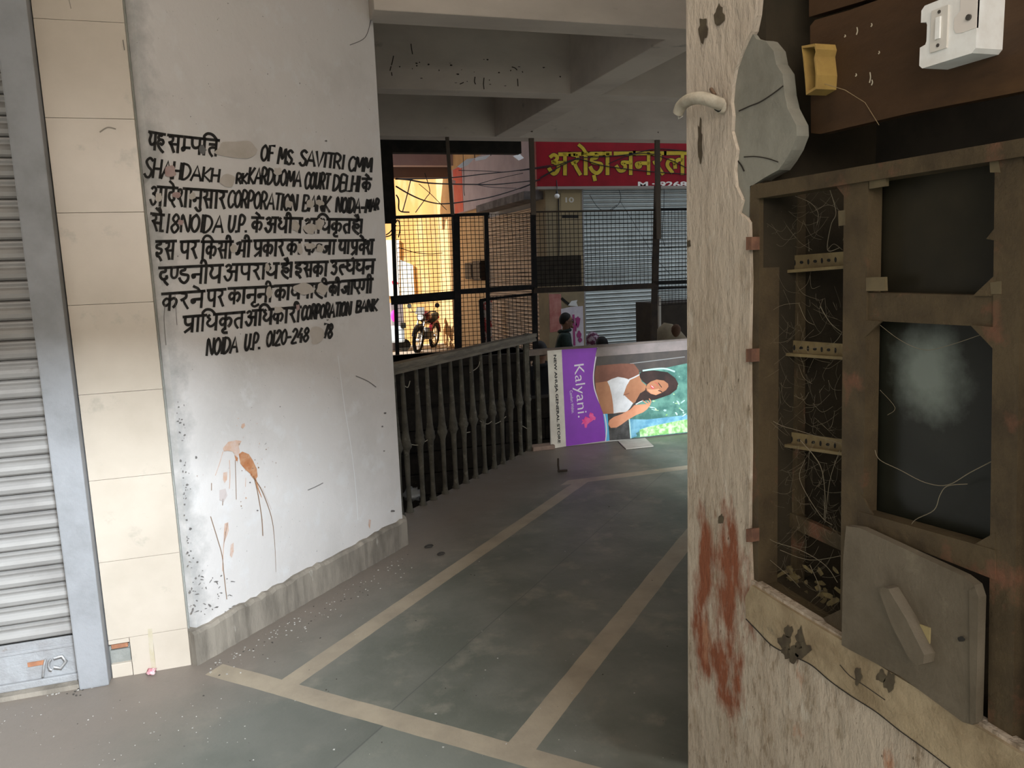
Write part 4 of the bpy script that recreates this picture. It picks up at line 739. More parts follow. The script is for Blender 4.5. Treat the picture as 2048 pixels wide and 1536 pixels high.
# red sign
red = mat('sign_red', (.25, .009, .016), .45, col2=(.19, .008, .013), scale=2.2, spec=.1); yel = mat('sign_yellow', (.50, .37, .025), .5, col2=(.40, .28, .02), scale=8)
YS_ = YP - .12
O = Vector((7, YS_, zsg)); sg = thing('shop_sign', 'red shop signboard with yellow lettering over the grey green shutter', 'sign', O)
xl = ony(1073, 330, YS_).x
mb = MB(); mb.box((xl, YS_, ony(1075, 373, YS_).z), (11, YP + .0, ztop + .3), bev=.004); mb.build('board', red, sg, O)
mb = MB(); mb.box((xl, YS_ - .006, ony(1075, 375, YS_).z - .03), (11, YS_ + .1, ony(1075, 373, YS_).z)); mb.build('lower_trim', mat('tarnished_trim', (.25, .22, .19), .6), sg, O)
psg = lambda off: (lambda x, y: ony(x, y, YS_ - off))
def sign_word(mb, w, off, mi=0):
    lay('a ra aa Da aa', True, 1097, 1221, 309, 307, 40, 41, w, mb, psg(off), mi)
    ribbon(mb, [(1172, 307), (1166, 297), (1158, 290)], w * .9, psg(off), mi); ribbon(mb, [(1188, 352), (1190, 360)], w, psg(off), mi)
    lay('ja na ra la', True, 1230, 1374, 307, 306, 41, 42, w, mb, psg(off), mi)
st_ = random.getstate(); mb = MB(); sign_word(mb, 10.2, .003); mb.build('letter_outline', mat('sign_outline', (.07, .012, .012), .6), sg, O)
random.setstate(st_); mb = MB(); sign_word(mb, 7.2, .006); mb.build('lettering', yel, sg, O)
def flat_text(txt, l, r, hpx, Y, m, name, par, O, bold=0.0):
    t = text_mb(txt, 1.0, Matrix.Identity(4), .0, bold); xs = [v.x for v in t.v]; ys = [v.y for v in t.v]; a = ony(l[0], l[1], Y); b = ony(r[0], r[1], Y); sx = (b.x - a.x) / (max(xs) - min(xs)); h = (ony(l[0], l[1] - hpx, Y) - a).length / (max(ys) - min(ys))
    t.v = [Vector((a.x + (v.x - min(xs)) * sx, Y, a.z + (b.z - a.z) * (v.x - min(xs)) * sx / (b.x - a.x) + (v.y - min(ys)) * h)) for v in t.v]; return t.build(name, m, par, O)
flat_text('M.: 9268', (1276, 374.5), (1374, 374), 11.5, YS_ - .004, mat('sign_white', (.72, .68, .62), .5), 'phone_lettering', sg, O, .03)
# faded side sign
lil = mat('faded_lilac_panel', (.46, .38, .39), .7, col2=(.38, .31, .32), scale=1.5)
ys2 = onx(903, 385, xs0 - .1).y
O = Vector((xs0 - .1, 16, zsg)); ss = thing('side_sign', 'faded lilac side signboard receding to the left of the red sign', 'sign', O)
zb2 = onx(990, 405, xs0 - .1).z
mb = MB(); mb.box((xs0 - .1, YP + .32, zb2), (xs0 + .0, ys2, ztop + .1)); mb.build('board', lil, ss, O)
mb = MB(); mb.box((xs0 - .106, ys2 - 1.1, zb2 + .01), (xs0 - .1, ys2 - .25, zb2 + 1.05)); mb.build('red_stripe', mat('faded_red', (.62, .09, .07), .6, col2=(.6, .14, .11), scale=3), ss, O)
mb = MB(); mb.box((xs0 - .35, YP + .1, zb2 - .16), (xs0 + .02, YP + 3.2, zb2 - .02)); mb.build('torn_lower_flap', mat('dirty_canvas', (.10, .09, .085), .9, col2=(.2, .18, .17), scale=4), ss, O)
# porch roof over the passage
mb = MB(); zc = ony(850, 313, 19.5).z; mb.box((3.0, 19.5, ony(850, 331, 19.5).z), (xs0 + .1, 19.8, zc + .5)); struct('trim_5', mb, lil, 'lilac concrete fascia across the passage above the orange wall', 'fascia')
mb = MB(); mb.box((3.0, 19.9, ony(850, 356, 20).z), (xs0 + .1, 20.2, zc)); struct('trim_6', mb, mat('brown_soffit', (.20, .14, .11), .9), 'brown board below the lilac fascia', 'fascia')
mb = MB(); mb.box((2.2, 13.2, zc + .45), (xs0 + .1, 20, zc + .6)); struct('ceiling_passage', mb, lil, 'roof of the passage left of the red sign', 'ceiling')
shet = mat('bright_white_sheet', (.85, .85, .85), .6)
for pts, Y, lab in (([(915, 333), (934, 318), (950, 316), (936, 330), (922, 336)], 14.2, 'small bright white sheet hanging under the passage roof'), ([(950, 316), (982, 309), (972, 318), (952, 322)], 13.9, 'narrow bright sheet right of the small one under the roof'), ([(1026, 312), (1040, 308), (1048, 316), (1038, 321)], 12.6, 'white cloth scrap beside the red sign'), ([(902, 358), (912, 362), (910, 367), (900, 368)], 18.5, 'white scrap at the left end of the lilac sign')):
    ps = [ony(a, c, Y) for a, c in pts]; mb = MB(); mb.prism(ps, (0, .03, 0)); so = tag(mb.build('hanging_sheet', shet, None, ps[0]), lab, 'sheet', 'white scraps under the roof'); mb = MB(); k_ = max(ps, key=lambda q: q.z) + Vector((0, .015, 0)); mb.tube([k_ - Vector((0, 0, .02)), Vector((k_.x, k_.y, zc + .46))], .008, 5); mb.build('cord', cabm, so, ps[0])
# orange wall and what stands against it
YO_ = 22.0
org = mat('orange_yellow_render', (.80, .50, .19), .9, col2=(.70, .38, .15), scale=1.3, stretch=(1.6, 1, .35), col3=(.82, .62, .36), s3=2.2, lo3=.5, hi3=.7)
mb = MB(); mb.box((1.0, YO_, G0), (xs0 + .6, YO_ + .4, 6)); struct('wall_far', mb, org, 'sunlit orange wall at the end of the passage')
def card(name, pts, Y, m, lab, cat, group=None, th=.05):
    ps = [ony(a, c, Y) for a, c in pts]; mb = MB(); mb.prism(ps, (0, th, 0)); return tag(mb.build(name, m, None, ps[-1]), lab, cat, group)
pbd = card('poster_board', [(760, 480), (798, 480), (800, 592), (760, 592)], YO_ - .06, mat('bright_poster_white', (.88, .87, .86), .6), 'bright white poster board with a red blot on the orange wall', 'poster')
mb = MB(); poly_flat(mb, blob(789, 566, 6, 5, 14, .3), lambda a, c: ony(a, c, YO_ - .07)); mb.build('red_blot', mat('poster_red', (.8, .04, .10), .6), pbd, tuple(pbd.location))
card('poster_board', [(801, 520), (826, 530), (829, 592), (803, 592)], YO_ - .055, mat('pale_poster', (.84, .88, .86), .6), 'pale blank poster board right of the red blot poster', 'poster')
for x0, y0, x1, y1, lab in ((929, 526, 945, 559, 'small dark meter box on the orange wall, farther one'), (945, 522, 966, 561, 'larger dark meter box on the orange wall, nearer one')):
    O = onx((x0 + x1) / 2, y1, xs0 + .02); t = thing('meter_box', lab, 'meter box', O, 'meter boxes on the orange wall')
    a, c = onx(x0, y0, xs0 - .1), onx(x1, y1, xs0 - .1); mb = MB(); c.y = max(c.y, yl1 + .09); mb.box((xs0 - .1, c.y, c.z), (xs0 + .05, a.y, a.z), bev=.01); mb.build('housing', mat('dark_meter', (.05, .035, .025), .6), t, O)
    mb = MB(); mb.box((xs0 - .115, c.y + .05, c.z + .04), (xs0 - .1, a.y - .05, a.z - .04), bev=.004); mb.build('door', mat('dark_meter_door', (.075, .05, .03), .6), t, O)
card('painted_post', [(966, 600), (984, 598), (984, 692), (970, 700)], onx(984, 650, xs0 - .12).y - .2, mat('red_white_paint', (.62, .10, .10), .6, col2=(.8, .74, .7), scale=3, lo=.48, hi=.5), 'red and white painted post beside the side shutter', 'post', th=.15)
# pale things at the left of the motorbike
mb = MB(); a, c = ony(778, 606, 21), ony(809, 700, 21); mb.box((a.x, 20.8, G0), (c.x, 21.1, a.z), bev=.03); tag(mb.build('grey_drape', mat('grey_cloth', (.26, .23, .25), .9, col2=(.18, .16, .17), scale=5, stretch=(3, 1, .5)), None, (a.x, 21, G0)), 'tall grey cloth draped at the left, behind the motorbike', 'cloth')
mb = MB(); mb.ball(ony(789, 632, 20.6), (.10, .05, .16), n=12); tag(mb.build('pink_bag', mat('hot_pink', (.85, .04, .35), .5), None, ony(789, 640, 20.6)), 'hot pink bag hanging on the grey cloth', 'bag')
a = ony(786, 656, 19.9); c = ony(836, 700, 19.9); O = Vector(((a.x + c.x) / 2, 20.1, G0)); ct = thing('hand_cart', 'pale blue white covered cart left of the motorbike', 'cart', O)
mb = MB(); mb.box((a.x - .4, 20.25, G0 + .25), (c.x - .25, 20.75, a.z), bev=.06); mb.build('cover', mat('pale_blue_cover', (.62, .70, .78), .6), ct, O)
for dx in (-.25, .25):
    mb = MB(); mb.lathe([(.16, -.03), (.16, .03)], O + Vector((dx - .2, .3, .17)), 16, axis=(0, 1, 0)); mb.build('wheel', dark_m, ct, O)
mb = MB(); mb.box((O.x - .05, 20.15, a.z - .04), (O.x + .07, 20.3, a.z + .1), bev=.02); mb.build('handle_grip', dark_m, ct, O)
# ------------------------------------------------------------------ motorbike
BK = onz(852, 699, G0); BO_ = Vector((BK.x, BK.y, G0)); bike = thing('motorbike', 'dark motorbike with a maroon tank parked before the orange wall', 'motorbike', BO_)
hd = Vector((-.52, -.854, 0)).normalized(); sd_ = Vector((hd.y, -hd.x, 0)); LEAN = .10
def B(f, s, z): return BO_ + hd * f + sd_ * (s - z * LEAN) + Vector((0, 0, z))
blackr = mat('tyre_rubber', (.02, .02, .02), .85); chrome = mat('bike_chrome', (.55, .55, .55), .25, metal=.9); maroon = mat('maroon_paint', (.16, .01, .02), .25); bkp = mat('bike_black', (.03, .03, .032), .4)
def wheel(f0, nm):
    mb = MB(); R = .30; n = 28; pts = [B(f0 + R * math.cos(2 * math.pi * i / n), 0, R + .012 + R * math.sin(2 * math.pi * i / n)) for i in range(n + 1)]; mb.tube(pts, .048, 10, cap=False); w = mb.build(nm, blackr, bike, BO_)
    mb = MB(); R2 = .245; pts = [B(f0 + R2 * math.cos(2 * math.pi * i / n), 0, R + .012 + R2 * math.sin(2 * math.pi * i / n)) for i in range(n + 1)]; mb.tube(pts, .018, 6, cap=False); mb.build('rim', chrome, w, BO_)
    mb = MB(); ctr = B(f0, 0, R + .012)
    for i in range(18):
        an = 2 * math.pi * i / 18; mb.tube([ctr + sd_ * (.03 if i % 2 else -.03), B(f0 + R2 * math.cos(an), 0, R + .012 + R2 * math.sin(an))], .005, 4)
    mb.lathe([(.05, -.05), (.05, .05)], ctr, 12, axis=sd_); mb.build('spokes', chrome, w, BO_)
wheel(.64, 'front_wheel'); wheel(-.62, 'rear_wheel')
mb = MB()
for s in (-.09, .09): mb.tube([B(.64, s, .31), B(.52, s, .62), B(.42, s, .92)], .022, 8)
mb.build('front_fork', chrome, bike, BO_)
mb = MB(); n = 10; pts = [B(.64 + .37 * math.cos(math.radians(20 + 140 * i / n)), 0, .32 + .37 * math.sin(math.radians(20 + 140 * i / n))) for i in range(n + 1)]; mb.tube(pts, .055, 8); mb.build('front_mudguard', bkp, bike, BO_)
mb = MB(); pts = [B(-.62 + .38 * math.cos(math.radians(20 + 150 * i / n)), 0, .33 + .38 * math.sin(math.radians(20 + 150 * i / n))) for i in range(n + 1)]; mb.tube(pts, .06, 8); mb.build('rear_mudguard', maroon, bike, BO_)
mb = MB(); mb.tube([B(.44, 0, .80), B(.30, 0, .74), B(-.1, 0, .70), B(-.5, 0, .72)], .03, 8); mb.tube([B(.40, 0, .72), B(.25, 0, .35), B(-.2, 0, .30), B(-.62, 0, .31)], .028, 8); mb.build('frame_tube', bkp, bike, BO_)
mb = MB(); mb.tube([B(.34, 0, .84), B(.26, 0, .90), B(.08, 0, .90), B(-.10, 0, .82)], [.07, .135, .14, .08], 14); mb.build('fuel_tank', maroon, bike, BO_)
mb = MB(); mb.tube([B(-.06, 0, .82), B(-.2, 0, .80), B(-.5, 0, .82), B(-.74, 0, .88)], [.08, .12, .12, .07], 12); mb.build('seat', blackr, bike, BO_)
mb = MB(); mb.tube([B(.12, 0, .30), B(.10, 0, .42), B(.08, 0, .60)], [.15, .15, .11], 12); mb.lathe([(.11, -.16), (.11, .16)], B(-.02, 0, .38), 14, axis=sd_); mb.build('engine', mat('engine_grey', (.20, .20, .20), .4, metal=.6), bike, BO_)
mb = MB(); mb.tube([B(.22, .12, .45), B(.22, .15, .26), B(-.2, .16, .25), B(-.75, .18, .33)], [.02, .022, .03, .045], 10); mb.build('exhaust', chrome, bike, BO_)
mb = MB(); mb.tube([B(.36, -.36, 1.02), B(.40, -.2, 1.02), B(.42, -.08, .95), B(.42, .08, .95), B(.40, .2, 1.02), B(.36, .36, 1.02)], .014, 8); mb.build('handlebar', bkp, bike, BO_)
for s in (-1, 1):
    mb = MB(); mb.tube([B(.38, .27 * s, 1.02), B(.36, .33 * s, 1.14)], .007, 6); mb.lathe([(.03, -.01), (.065, 0), (.06, .015)], B(.36, .38 * s, 1.18), 12, axis=hd); mb.build('mirror', bkp, bike, BO_)
mb = MB(); mb.lathe([(.06, -.12), (.10, -.04), (.105, .02), (.09, .03)], B(.52, 0, .90), 14, axis=hd); hl = mb.build('headlight', bkp, bike, BO_); mb = MB(); mb.lathe([(.085, 0), (.07, .012)], B(.55, 0, .90), 14, axis=hd); mb.build('lens', mat('lamp_lens', (.6, .62, .62), .1), hl, BO_)
mb = MB(); mb.prism([B(.58, -.13, .98), B(.58, .13, .98), B(.54, .10, 1.16), B(.54, -.10, 1.16)], hd * .012); mb.build('visor', bkp, bike, BO_)
mb = MB(); mb.tube([B(-.05, -.1, .28), B(-.1, -.26, .03)], .012, 6); mb.build('side_stand', bkp, bike, BO_)
mb = MB(); mb.lathe([(.05, -.02), (.04, .03)], B(-.86, 0, .80), 10, axis=-hd); mb.build('tail_lamp', mat('tail_red', (.5, .02, .02), .3), bike, BO_)
# ------------------------------------------------------------------ pillar posters, number, lamp
def onpil(name, pts, m, lab, cat, off=.004, group=None): 
    ps = [pp_(a, c, off) for a, c in pts]; mb = MB(); mb.prism(ps, (0, .003, 0)); return tag(mb.build(name, m, None, ps[-1]), lab, cat, group)
npl = onpil('number_plate', [(1122, 386), (1161, 386), (1161, 424), (1122, 424)], mat('tan_plate', (.30, .235, .13), .7), 'tan number plate reading 10 high on the pillar', 'sign')
flat_text('10', (1131, 405), (1148, 405), 10.5, YP - .006, mat('dull_white', (.52, .49, .42), .6), 'number_lettering', npl, tuple(npl.location), .03)
onpil('wall_slot', [(1124, 430), (1157, 430), (1157, 436), (1124, 436)], dark_m, 'dark slot under the number plate on the pillar', 'slot')
onpil('wall_poster', [(1098, 588), (1122, 588), (1124, 662), (1100, 665)], mat('poster_dull_red', (.34, .12, .10), .7, col2=(.46, .22, .18), scale=5), 'dull red poster strip on the left half of the pillar', 'poster', group='posters on the pillar')
wp = onpil('wall_poster', [(1122, 618), (1140, 614), (1166, 612), (1168, 692), (1124, 694)], mat('poster_white', (.56, .52, .54), .7, col2=(.46, .42, .46), scale=6), 'white poster with magenta stripes behind the man in dark jacket', 'poster', .006, 'posters on the pillar')
mb = MB(); pw = lambda x, y: pp_(x, y, .012)
ribbon(mb, [(1147, 630), (1148, 660), (1149, 690)], 4, pw)
for cx, cy, rx, ry in ((1156, 643, 5, 11), (1158, 668, 4, 8), (1160, 680, 4, 5), (1152, 655, 2, 8)): poly_flat(mb, blob(cx, cy, rx, ry, 12, .3), pw)
mb.build('magenta_marks', mat('poster_magenta', (.30, .05, .16), .7), wp, tuple(wp.location))
onpil('torn_paper', [(1136, 611), (1143, 602), (1155, 600), (1153, 605), (1156, 613)], mat('torn_white', (.6, .6, .57), .8), 'torn white paper scrap above the magenta poster', 'paper', .01)
mb = MB(); ribbon(mb, [(1124, 597), (1132, 604), (1140, 610)], 5, lambda x, y: pp_(x, y, .008)); tag(mb.build('black_strap', dark_m, None, pp_(1132, 604, .008)), 'black diagonal strap on the pillar beside the torn paper', 'strap')
O = pp_(1114, 392, .20); lp = thing('hanging_bulb', 'small white bulb hanging at the top left of the pillar', 'lamp', O)
mb = MB(); mb.ball(O, (.045, .045, .04), n=12); mb.build('bulb', mat('bulb_white', (.8, .8, .78), .4), lp, O)
mb = MB(); mb.tube([pp_(1113, 360, .118), pp_(1114, 372, .13), pp_(1114, 382, .20), O], .008, 5); mb.lathe([(.02, 0), (.022, .05)], O + Vector((0, 0, .03)), 10); mb.build('holder', bkp, lp, O)
mb = MB(); mb.tube([pp_(1117, 398, .02), pp_(1118, 480, .03), pp_(1117, 560, .02)], .01, 5); tag(mb.build('cable', cabm, None, pp_(1118, 480, .02)), 'vertical black cable running down the tan pillar', 'cable', 'overhead cables')
# stall and heap at the right
a, c = ony(1316, 607, 10), ony(1460, 700, 10); mb = MB(); mb.box((a.x, 10, G0), (c.x, 10.7, a.z), bev=.01); tag(mb.build('market_stall', mat('dark_stall', (.03, .024, .018), .8, col2=(.045, .036, .025), scale=5), None, (a.x + .8, 10.3, G0)), 'dark stall front at the right behind the banner', 'stall')
mb = MB(); mb.box((a.x - .02, 9.93, G0), (a.x + .01, 9.97, a.z + .1)); tag(mb.build('pale_pole', mat('pale_pole', (.40, .38, .33), .6), None, (a.x, 9.95, G0)), 'thin pale pole at the left edge of the dark stall', 'pole')
p = ony(1345, 690, 8.8); mb = MB(); mb.ball((p.x, 8.8, G0), (.48, .42, ony(1345, 650, 8.8).z - G0), n=22, f=lambda q: q * (1 + .06 * math.sin(9 * q.x + 3) * math.cos(7 * q.y))); tag(mb.build('cloth_heap', mat('sand_cloth', (.22, .18, .115), .9, col2=(.15, .12, .08), scale=5, bump=.8, bscale=14), None, (p.x, 8.8, G0)), 'sand coloured cloth heap at the right above the banner', 'heap')
p = ony(1352, 662, 8.4); mb = MB(); mb.ball(p, (.06, .05, .08), n=10, f=lambda q: q * (1 + .1 * math.sin(30 * q.z))); tag(mb.build('brown_bundle', mat('brown_rag', (.09, .05, .03), .9), None, p), 'small dark brown rag on the sand cloth heap', 'rag')
# ------------------------------------------------------------------ painted notice on the white wall
inkm = mat('black_sign_paint', (.018, .016, .014), .75, col2=(.035, .032, .028), scale=30, col3=(.12, .10, .085), s3=26, lo3=.62, hi3=.75)
NL = [  # line -> words: (text, devanagari?, x0, x1, top0, top1, height0, height1)
 [('ya ha', 1, 297, 329, 263.5, 269, 34, 33), ('sa m_ pa i tti', 1, 335, 437, 270, 281, 33, 31), ('OF', 0, 523, 549, 290.5, 292, 31, 29), ('MS.', 0, 557, 592, 294, 304, 33, 24), ('SAVITRI', 0, 600, 690, 299.5, 311, 30, 27), ('CMM', 0, 698, 746, 313, 316.5, 28, 27)],
 [('SHAHDAKH', 0, 290, 441, 315, 340, 39, 24), ('RK', 0, 473, 496, 347.5, 347, 19, 20), ('KARDOOMA', 0, 498, 604, 335, 343, 31, 30), ('COURT', 0, 611, 660, 344.5, 348.5, 32, 29), ('DELHI', 0, 667, 721, 350.5, 353, 30, 30), ('ka e', 1, 724, 742, 357.5, 358, 25, 25)],
 [('a aa da e sha aa na u sa aa ra', 1, 300, 453, 372.5, 383, 38, 34), ('CORPORATION', 0, 457, 596, 381, 390, 33, 31), ('BANK', 0, 606, 662, 390, 393, 31, 30), ('NOIDA', 0, 673, 722, 394.5, 397.5, 29, 28), ('-', 0, 722, 731, 400, 400, 28, 28), ('MAR', 0, 732, 759, 399, 398, 26, 20)],
 [('sa ai', 1, 301, 327, 427, 430, 33, 33), ('.', 0, 324, 331, 431, 431, 32, 32), ('18', 0, 333, 360, 428, 429, 37, 36), ('NOIDA', 0, 362, 448, 429, 432, 34, 33), ('U.P.', 0, 457, 497, 432, 432.5, 32, 31), ('ka e', 1, 503, 526, 435, 436, 29, 28), ('a dha ii na', 1, 530, 604, 435, 437, 30, 28), ('a i dha ka ri ta', 1, 608, 702, 438, 439, 28, 27), ('ha ai |', 1, 704, 726, 439.5, 440, 26, 26)],
 [('i_ sa', 1, 311, 351, 483, 482, 36, 36), ('pa ra', 1, 360, 397, 483.5, 482, 35, 34), ('i ka sa ii', 1, 402, 465, 483.5, 483, 33, 33), ('bha ii', 1, 471, 502, 482, 482, 32, 31), ('pra ka aa ra', 1, 507, 570, 481.5, 480, 31, 31), ('ka aa', 1, 573, 602, 480, 480, 29, 28), ('ka b_ ja aa', 1, 610, 671, 481, 481, 28, 27), ('ya aa', 1, 677, 699, 481, 481, 26, 26), ('pra va e sha', 1, 702, 747, 481, 480, 28, 28)],
 [('da N_ Da na ii ya', 1, 317, 445, 536, 530, 33, 35), ('a pa ra aa dha', 1, 448, 557, 529.5, 527, 33, 29), ('ha ai |', 1, 562, 586, 528, 525.5, 28, 28), ('i_ sa ka aa', 1, 590, 655, 525.5, 523.5, 29, 28), ('u_ l_ gha am gha na', 1, 661, 749, 522, 519.5, 28, 27)],
 [('ka ra na e', 1, 323, 408, 588, 582, 34, 32), ('pa ra', 1, 414, 450, 581, 578.5, 33, 33), ('ka aa na uu na ii', 1, 456, 546, 577, 573, 31, 30), ('ka aa ya va aa ha ii', 1, 549, 656, 572, 566, 29, 27), ('ka ii', 1, 658, 680, 565, 564, 26, 26), ('ja aa e_ ga ii', 1, 683, 745, 562.5, 558, 27, 27)],
 [('pra aa i dha ka ri ta', 1, 366, 488, 634, 624, 31, 31), ('a i dha ka aa ra ii', 1, 491, 601, 622.5, 614, 30, 29), ('CORPORATION', 0, 604, 703, 613, 603.5, 27, 26), ('BANK', 0, 713, 756, 602, 598, 22, 23)],
 [('NOIDA', 0, 414, 477, 678, 673, 33, 30), ('U.P.', 0, 490, 523, 669, 666, 32, 31), ('0120-248', 0, 534, 619, 663, 655, 30, 27), ('78', 0, 648, 666, 648.5, 648, 27, 28)]]
for li, line in enumerate(NL):
    mb = MB()
    for wd in line:
        t, dv, x0, x1, t0, t1, h0, h1 = wd
        lay(t, bool(dv), x0, x1, t0, t1, h0, h1, 5.4 if dv else 5.1, mb, lambda x, y, o=.0016 + .0001 * li: onw(x, y, o), 0, .12 if not dv else .07)
    tag(mb.build('lettering_line', inkm, wall_left), 'black hand painted line of the notice')
# scraped and overpainted patches in the notice
mb = MB()
for cx, cy, rx, ry, mi in ((478, 300, 42, 17, 0), (456, 361, 15, 12, 0), (340, 342, 12, 11, 1), (352, 390, 9, 6, 1), (318, 395, 8, 8, 0), (385, 392, 7, 7, 0), (362, 445, 5, 6, 1), (556, 343, 9, 8, 0), (620, 407, 8, 8, 0), (640, 406, 8, 6, 0), (578, 408, 7, 7, 0), (590, 452, 8, 11, 0), (620, 458, 13, 10, 0), (640, 448, 8, 12, 0), (600, 497, 5, 12, 0), (621, 492, 11, 6, 0), (640, 497, 7, 8, 0), (467, 497, 7, 9, 0), (610, 577, 20, 11, 0), (645, 579, 11, 12, 0), (538, 585, 7, 11, 0), (634, 672, 13, 18, 0), (557, 620, 9, 7, 0), (596, 615, 4, 6, 1), (535, 535, 5, 9, 0), (405, 300, 7, 9, 2)):
    bl = blob(cx, cy, rx, ry, 11, .22); poly_flat(mb, smooth_pts(bl + bl[:1], 4)[:-1], lambda x, y: onw(x, y, .0034), mi)
tag(mb.build('scraped_patch', [mat('patch_beige', (.50, .45, .40), .9, col2=(.44, .39, .33), scale=12), mat('patch_mauve', (.36, .24, .22), .9, col2=(.46, .36, .33), scale=14), mat('patch_grey', (.15, .145, .14), .9)], wall_left), 'beige and mauve patches where the notice is scraped', kind='stuff')
# betel spit stain and other marks
mb = MB(); of = lambda x, y: onw(x, y, .0022)
def c8(x, y): return (300 + x / 2.844, 780 + y / 2.844)
sp = lambda pts, mi: poly_flat(mb, [c8(*q) for q in pts], of, mi)
sp([(505, 365), (525, 350), (562, 365), (585, 400), (608, 450), (612, 492), (600, 512), (575, 480), (545, 455), (515, 420)], 0)
sp([(415, 330), (445, 295), (490, 285), (522, 290), (505, 320), (512, 355), (495, 385), (470, 350), (440, 345), (420, 350)], 1); sp([(480, 370), (500, 385), (498, 408), (488, 400)], 0); sp([(522, 195), (538, 188), (542, 205), (528, 220), (518, 212)], 1)
sp([(418, 470), (440, 465), (438, 510), (425, 530), (415, 510)], 1); sp([(395, 570), (430, 560), (440, 600), (420, 635), (395, 625)], 2); sp([(425, 760), (445, 752), (448, 800), (430, 850), (418, 880), (420, 820)], 1); sp([(460, 880), (475, 868), (476, 920), (465, 955), (455, 940)], 1); sp([(1245, 735), (1258, 740), (1250, 790), (1243, 770)], 1)
for pts, w, mi in (([(595, 505), (640, 580), (690, 720), (708, 850), (717, 1035)], 2.2, 3), ([(590, 490), (612, 580), (635, 720), (642, 828)], 1.8, 3), ([(600, 510), (615, 560), (635, 610)], 4, 0), ([(485, 400), (488, 500), (491, 622)], 1.2, 3), ([(452, 400), (455, 480), (452, 560)], 1.4, 1), ([(415, 350), (395, 420), (372, 485)], 1.4, 1), ([(345, 720), (385, 850), (410, 940), (420, 1040), (437, 1190)], 1.6, 3), ([(440, 760), (420, 880), (412, 1030)], 1.6, 1), ([(640, 560), (690, 680)], 1.2, 2), ([(575, 480), (590, 505)], 3, 0), ([(350, 530), (350, 570)], 1.4, 3), ([(415, 620), (413, 655)], 1.4, 3), ([(545, 500), (543, 550)], 1, 1)): ribbon(mb, [c8(*q) for q in pts], w, of, mi, taper=w > 2)
for _ in range(40): x, y = random.gauss(560, 110), random.gauss(430, 130); poly_flat(mb, blob(*c8(x, y), random.uniform(.5, 1.6), random.uniform(.5, 2), 8, .3), of, random.choice((1, 3, 2)))
tag(mb.build('betel_stain', [mat('stain_orange', (.42, .17, .075), .6, col2=(.50, .27, .15), scale=40), mat('stain_tan', (.56, .37, .27), .8, col2=(.60, .48, .42), scale=30), mat('stain_faint', (.55, .48, .45), .9), mat('stain_line', (.26, .17, .11), .8)], wall_left), 'orange red betel splash with long drips low on the wall', kind='stuff')
mb = MB()
for pts, w in (([(676, 712), (682, 760), (690, 820), (700, 880), (710, 960), (716, 1040)], 1.1),): ribbon(mb, pts, w, of, 1)
for pts, w in (([(700, 90), (730, 75), (742, 40)], 1.6), ([(712, 752), (735, 762), (752, 774)], 1.6), ([(616, 980), (630, 974), (646, 966)], 1.4), ([(330, 610), (328, 640), (332, 690)], 1.4), ([(350, 590), (354, 650)], 1.2), ([(246, 80), (249, 100)], 1.8)): ribbon(mb, pts, w, of, 0)
for cx, cy, r in ((770, 826, 3), (765, 853, 2.2), (768, 902, 2), (785, 1022, 4), (515, 1021, 2), (500, 965, 2), (652, 282, 2.5), (655, 640, 2.4)): poly_flat(mb, blob(cx, cy, r, r * .7, 10, .3), of, 0)
for _ in range(70):
    k = random.random(); y = 800 + 430 * k; x = 352 + (y - 800) * .072 + abs(random.gauss(0, 10)); poly_flat(mb, blob(x, y, random.uniform(.6, 2.4), random.uniform(.6, 2.6), 8, .4), of, 0)
for _ in range(40): poly_flat(mb, blob(random.uniform(385, 470), random.uniform(1150, 1235), random.uniform(1, 5), random.uniform(.6, 1.6), 8, .4, random.uniform(-1, 1)), of, 0)
tag(mb.build('scuff_mark', [mat('scuff_dark', (.17, .155, .145), .9), mat('scuff_pale', (.74, .74, .73), .9)], wall_left), 'small chips, scratches and a plaster seam', kind='stuff')
# tile stains
mb = MB(); tile_w = lambda x, y: ony(x, y, 3.1335)
for pts, w in (([(300, 1260), (303, 1300), (308, 1338)], 9),): ribbon(mb, pts, w, tile_w, 0)
for pts, w in (([(200, 264), (215, 255), (231, 258)], 3), ([(138, 0), (142, 17)], 1.6)): ribbon(mb, pts, w, tile_w, 1)
mb.build('tile_stain', [mat('yellow_run', (.43, .37, .26), .5, col2=(.48, .42, .33), scale=18), mat('tile_scuff', (.25, .22, .18), .7)], bpy.data.objects['wall_tiled'])
# knot of wire at the top of the white wall's far edge
mb = MB(); mb.tube([onw(a, c, .02) for a, c in smooth_pts([(744, -6), (752, 6), (749, 18), (742, 10), (750, 2), (756, 10), (748, 24)], 5)], .006, 6); tag(mb.build('wire_knot', cabm, None, onw(748, 8, .02)), 'black knot of wire at the top far edge of the white wall', 'wire')
# ------------------------------------------------------------------ litter on the floor
chipm = mat('pale_chip', (.40, .38, .34), .8)
mb = MB()
def chip(px, py, s, dark=False):
    p = onz(px, py, 0); b = bmesh.new(); bmesh.ops.create_cube(b, size=1); R = Matrix.Rotation(random.uniform(0, 3), 4, 'Z')
    for v in b.verts: v.co = Vector((v.co.x * s * random.uniform(.6, 1.4), v.co.y * s * random.uniform(.4, 1), v.co.z * s * .35 + s * .17))
    b.transform(Matrix.Translation(p) @ R); mb.bm(b, 1 if dark else 0)
for _ in range(150):
    k = random.random(); x = 405 + 420 * k; y = 1333 - 240 * k + abs(random.gauss(0, 26)) + 6; chip(x, y, random.uniform(.0025, .007), random.random() < .25)
for _ in range(80): chip(random.uniform(0, 520), random.uniform(1400, 1530), random.uniform(.0015, .004), random.random() < .25)
for _ in range(34): chip(random.uniform(20, 190), random.uniform(1372, 1392) - 0, random.uniform(.003, .009), random.random() < .3)
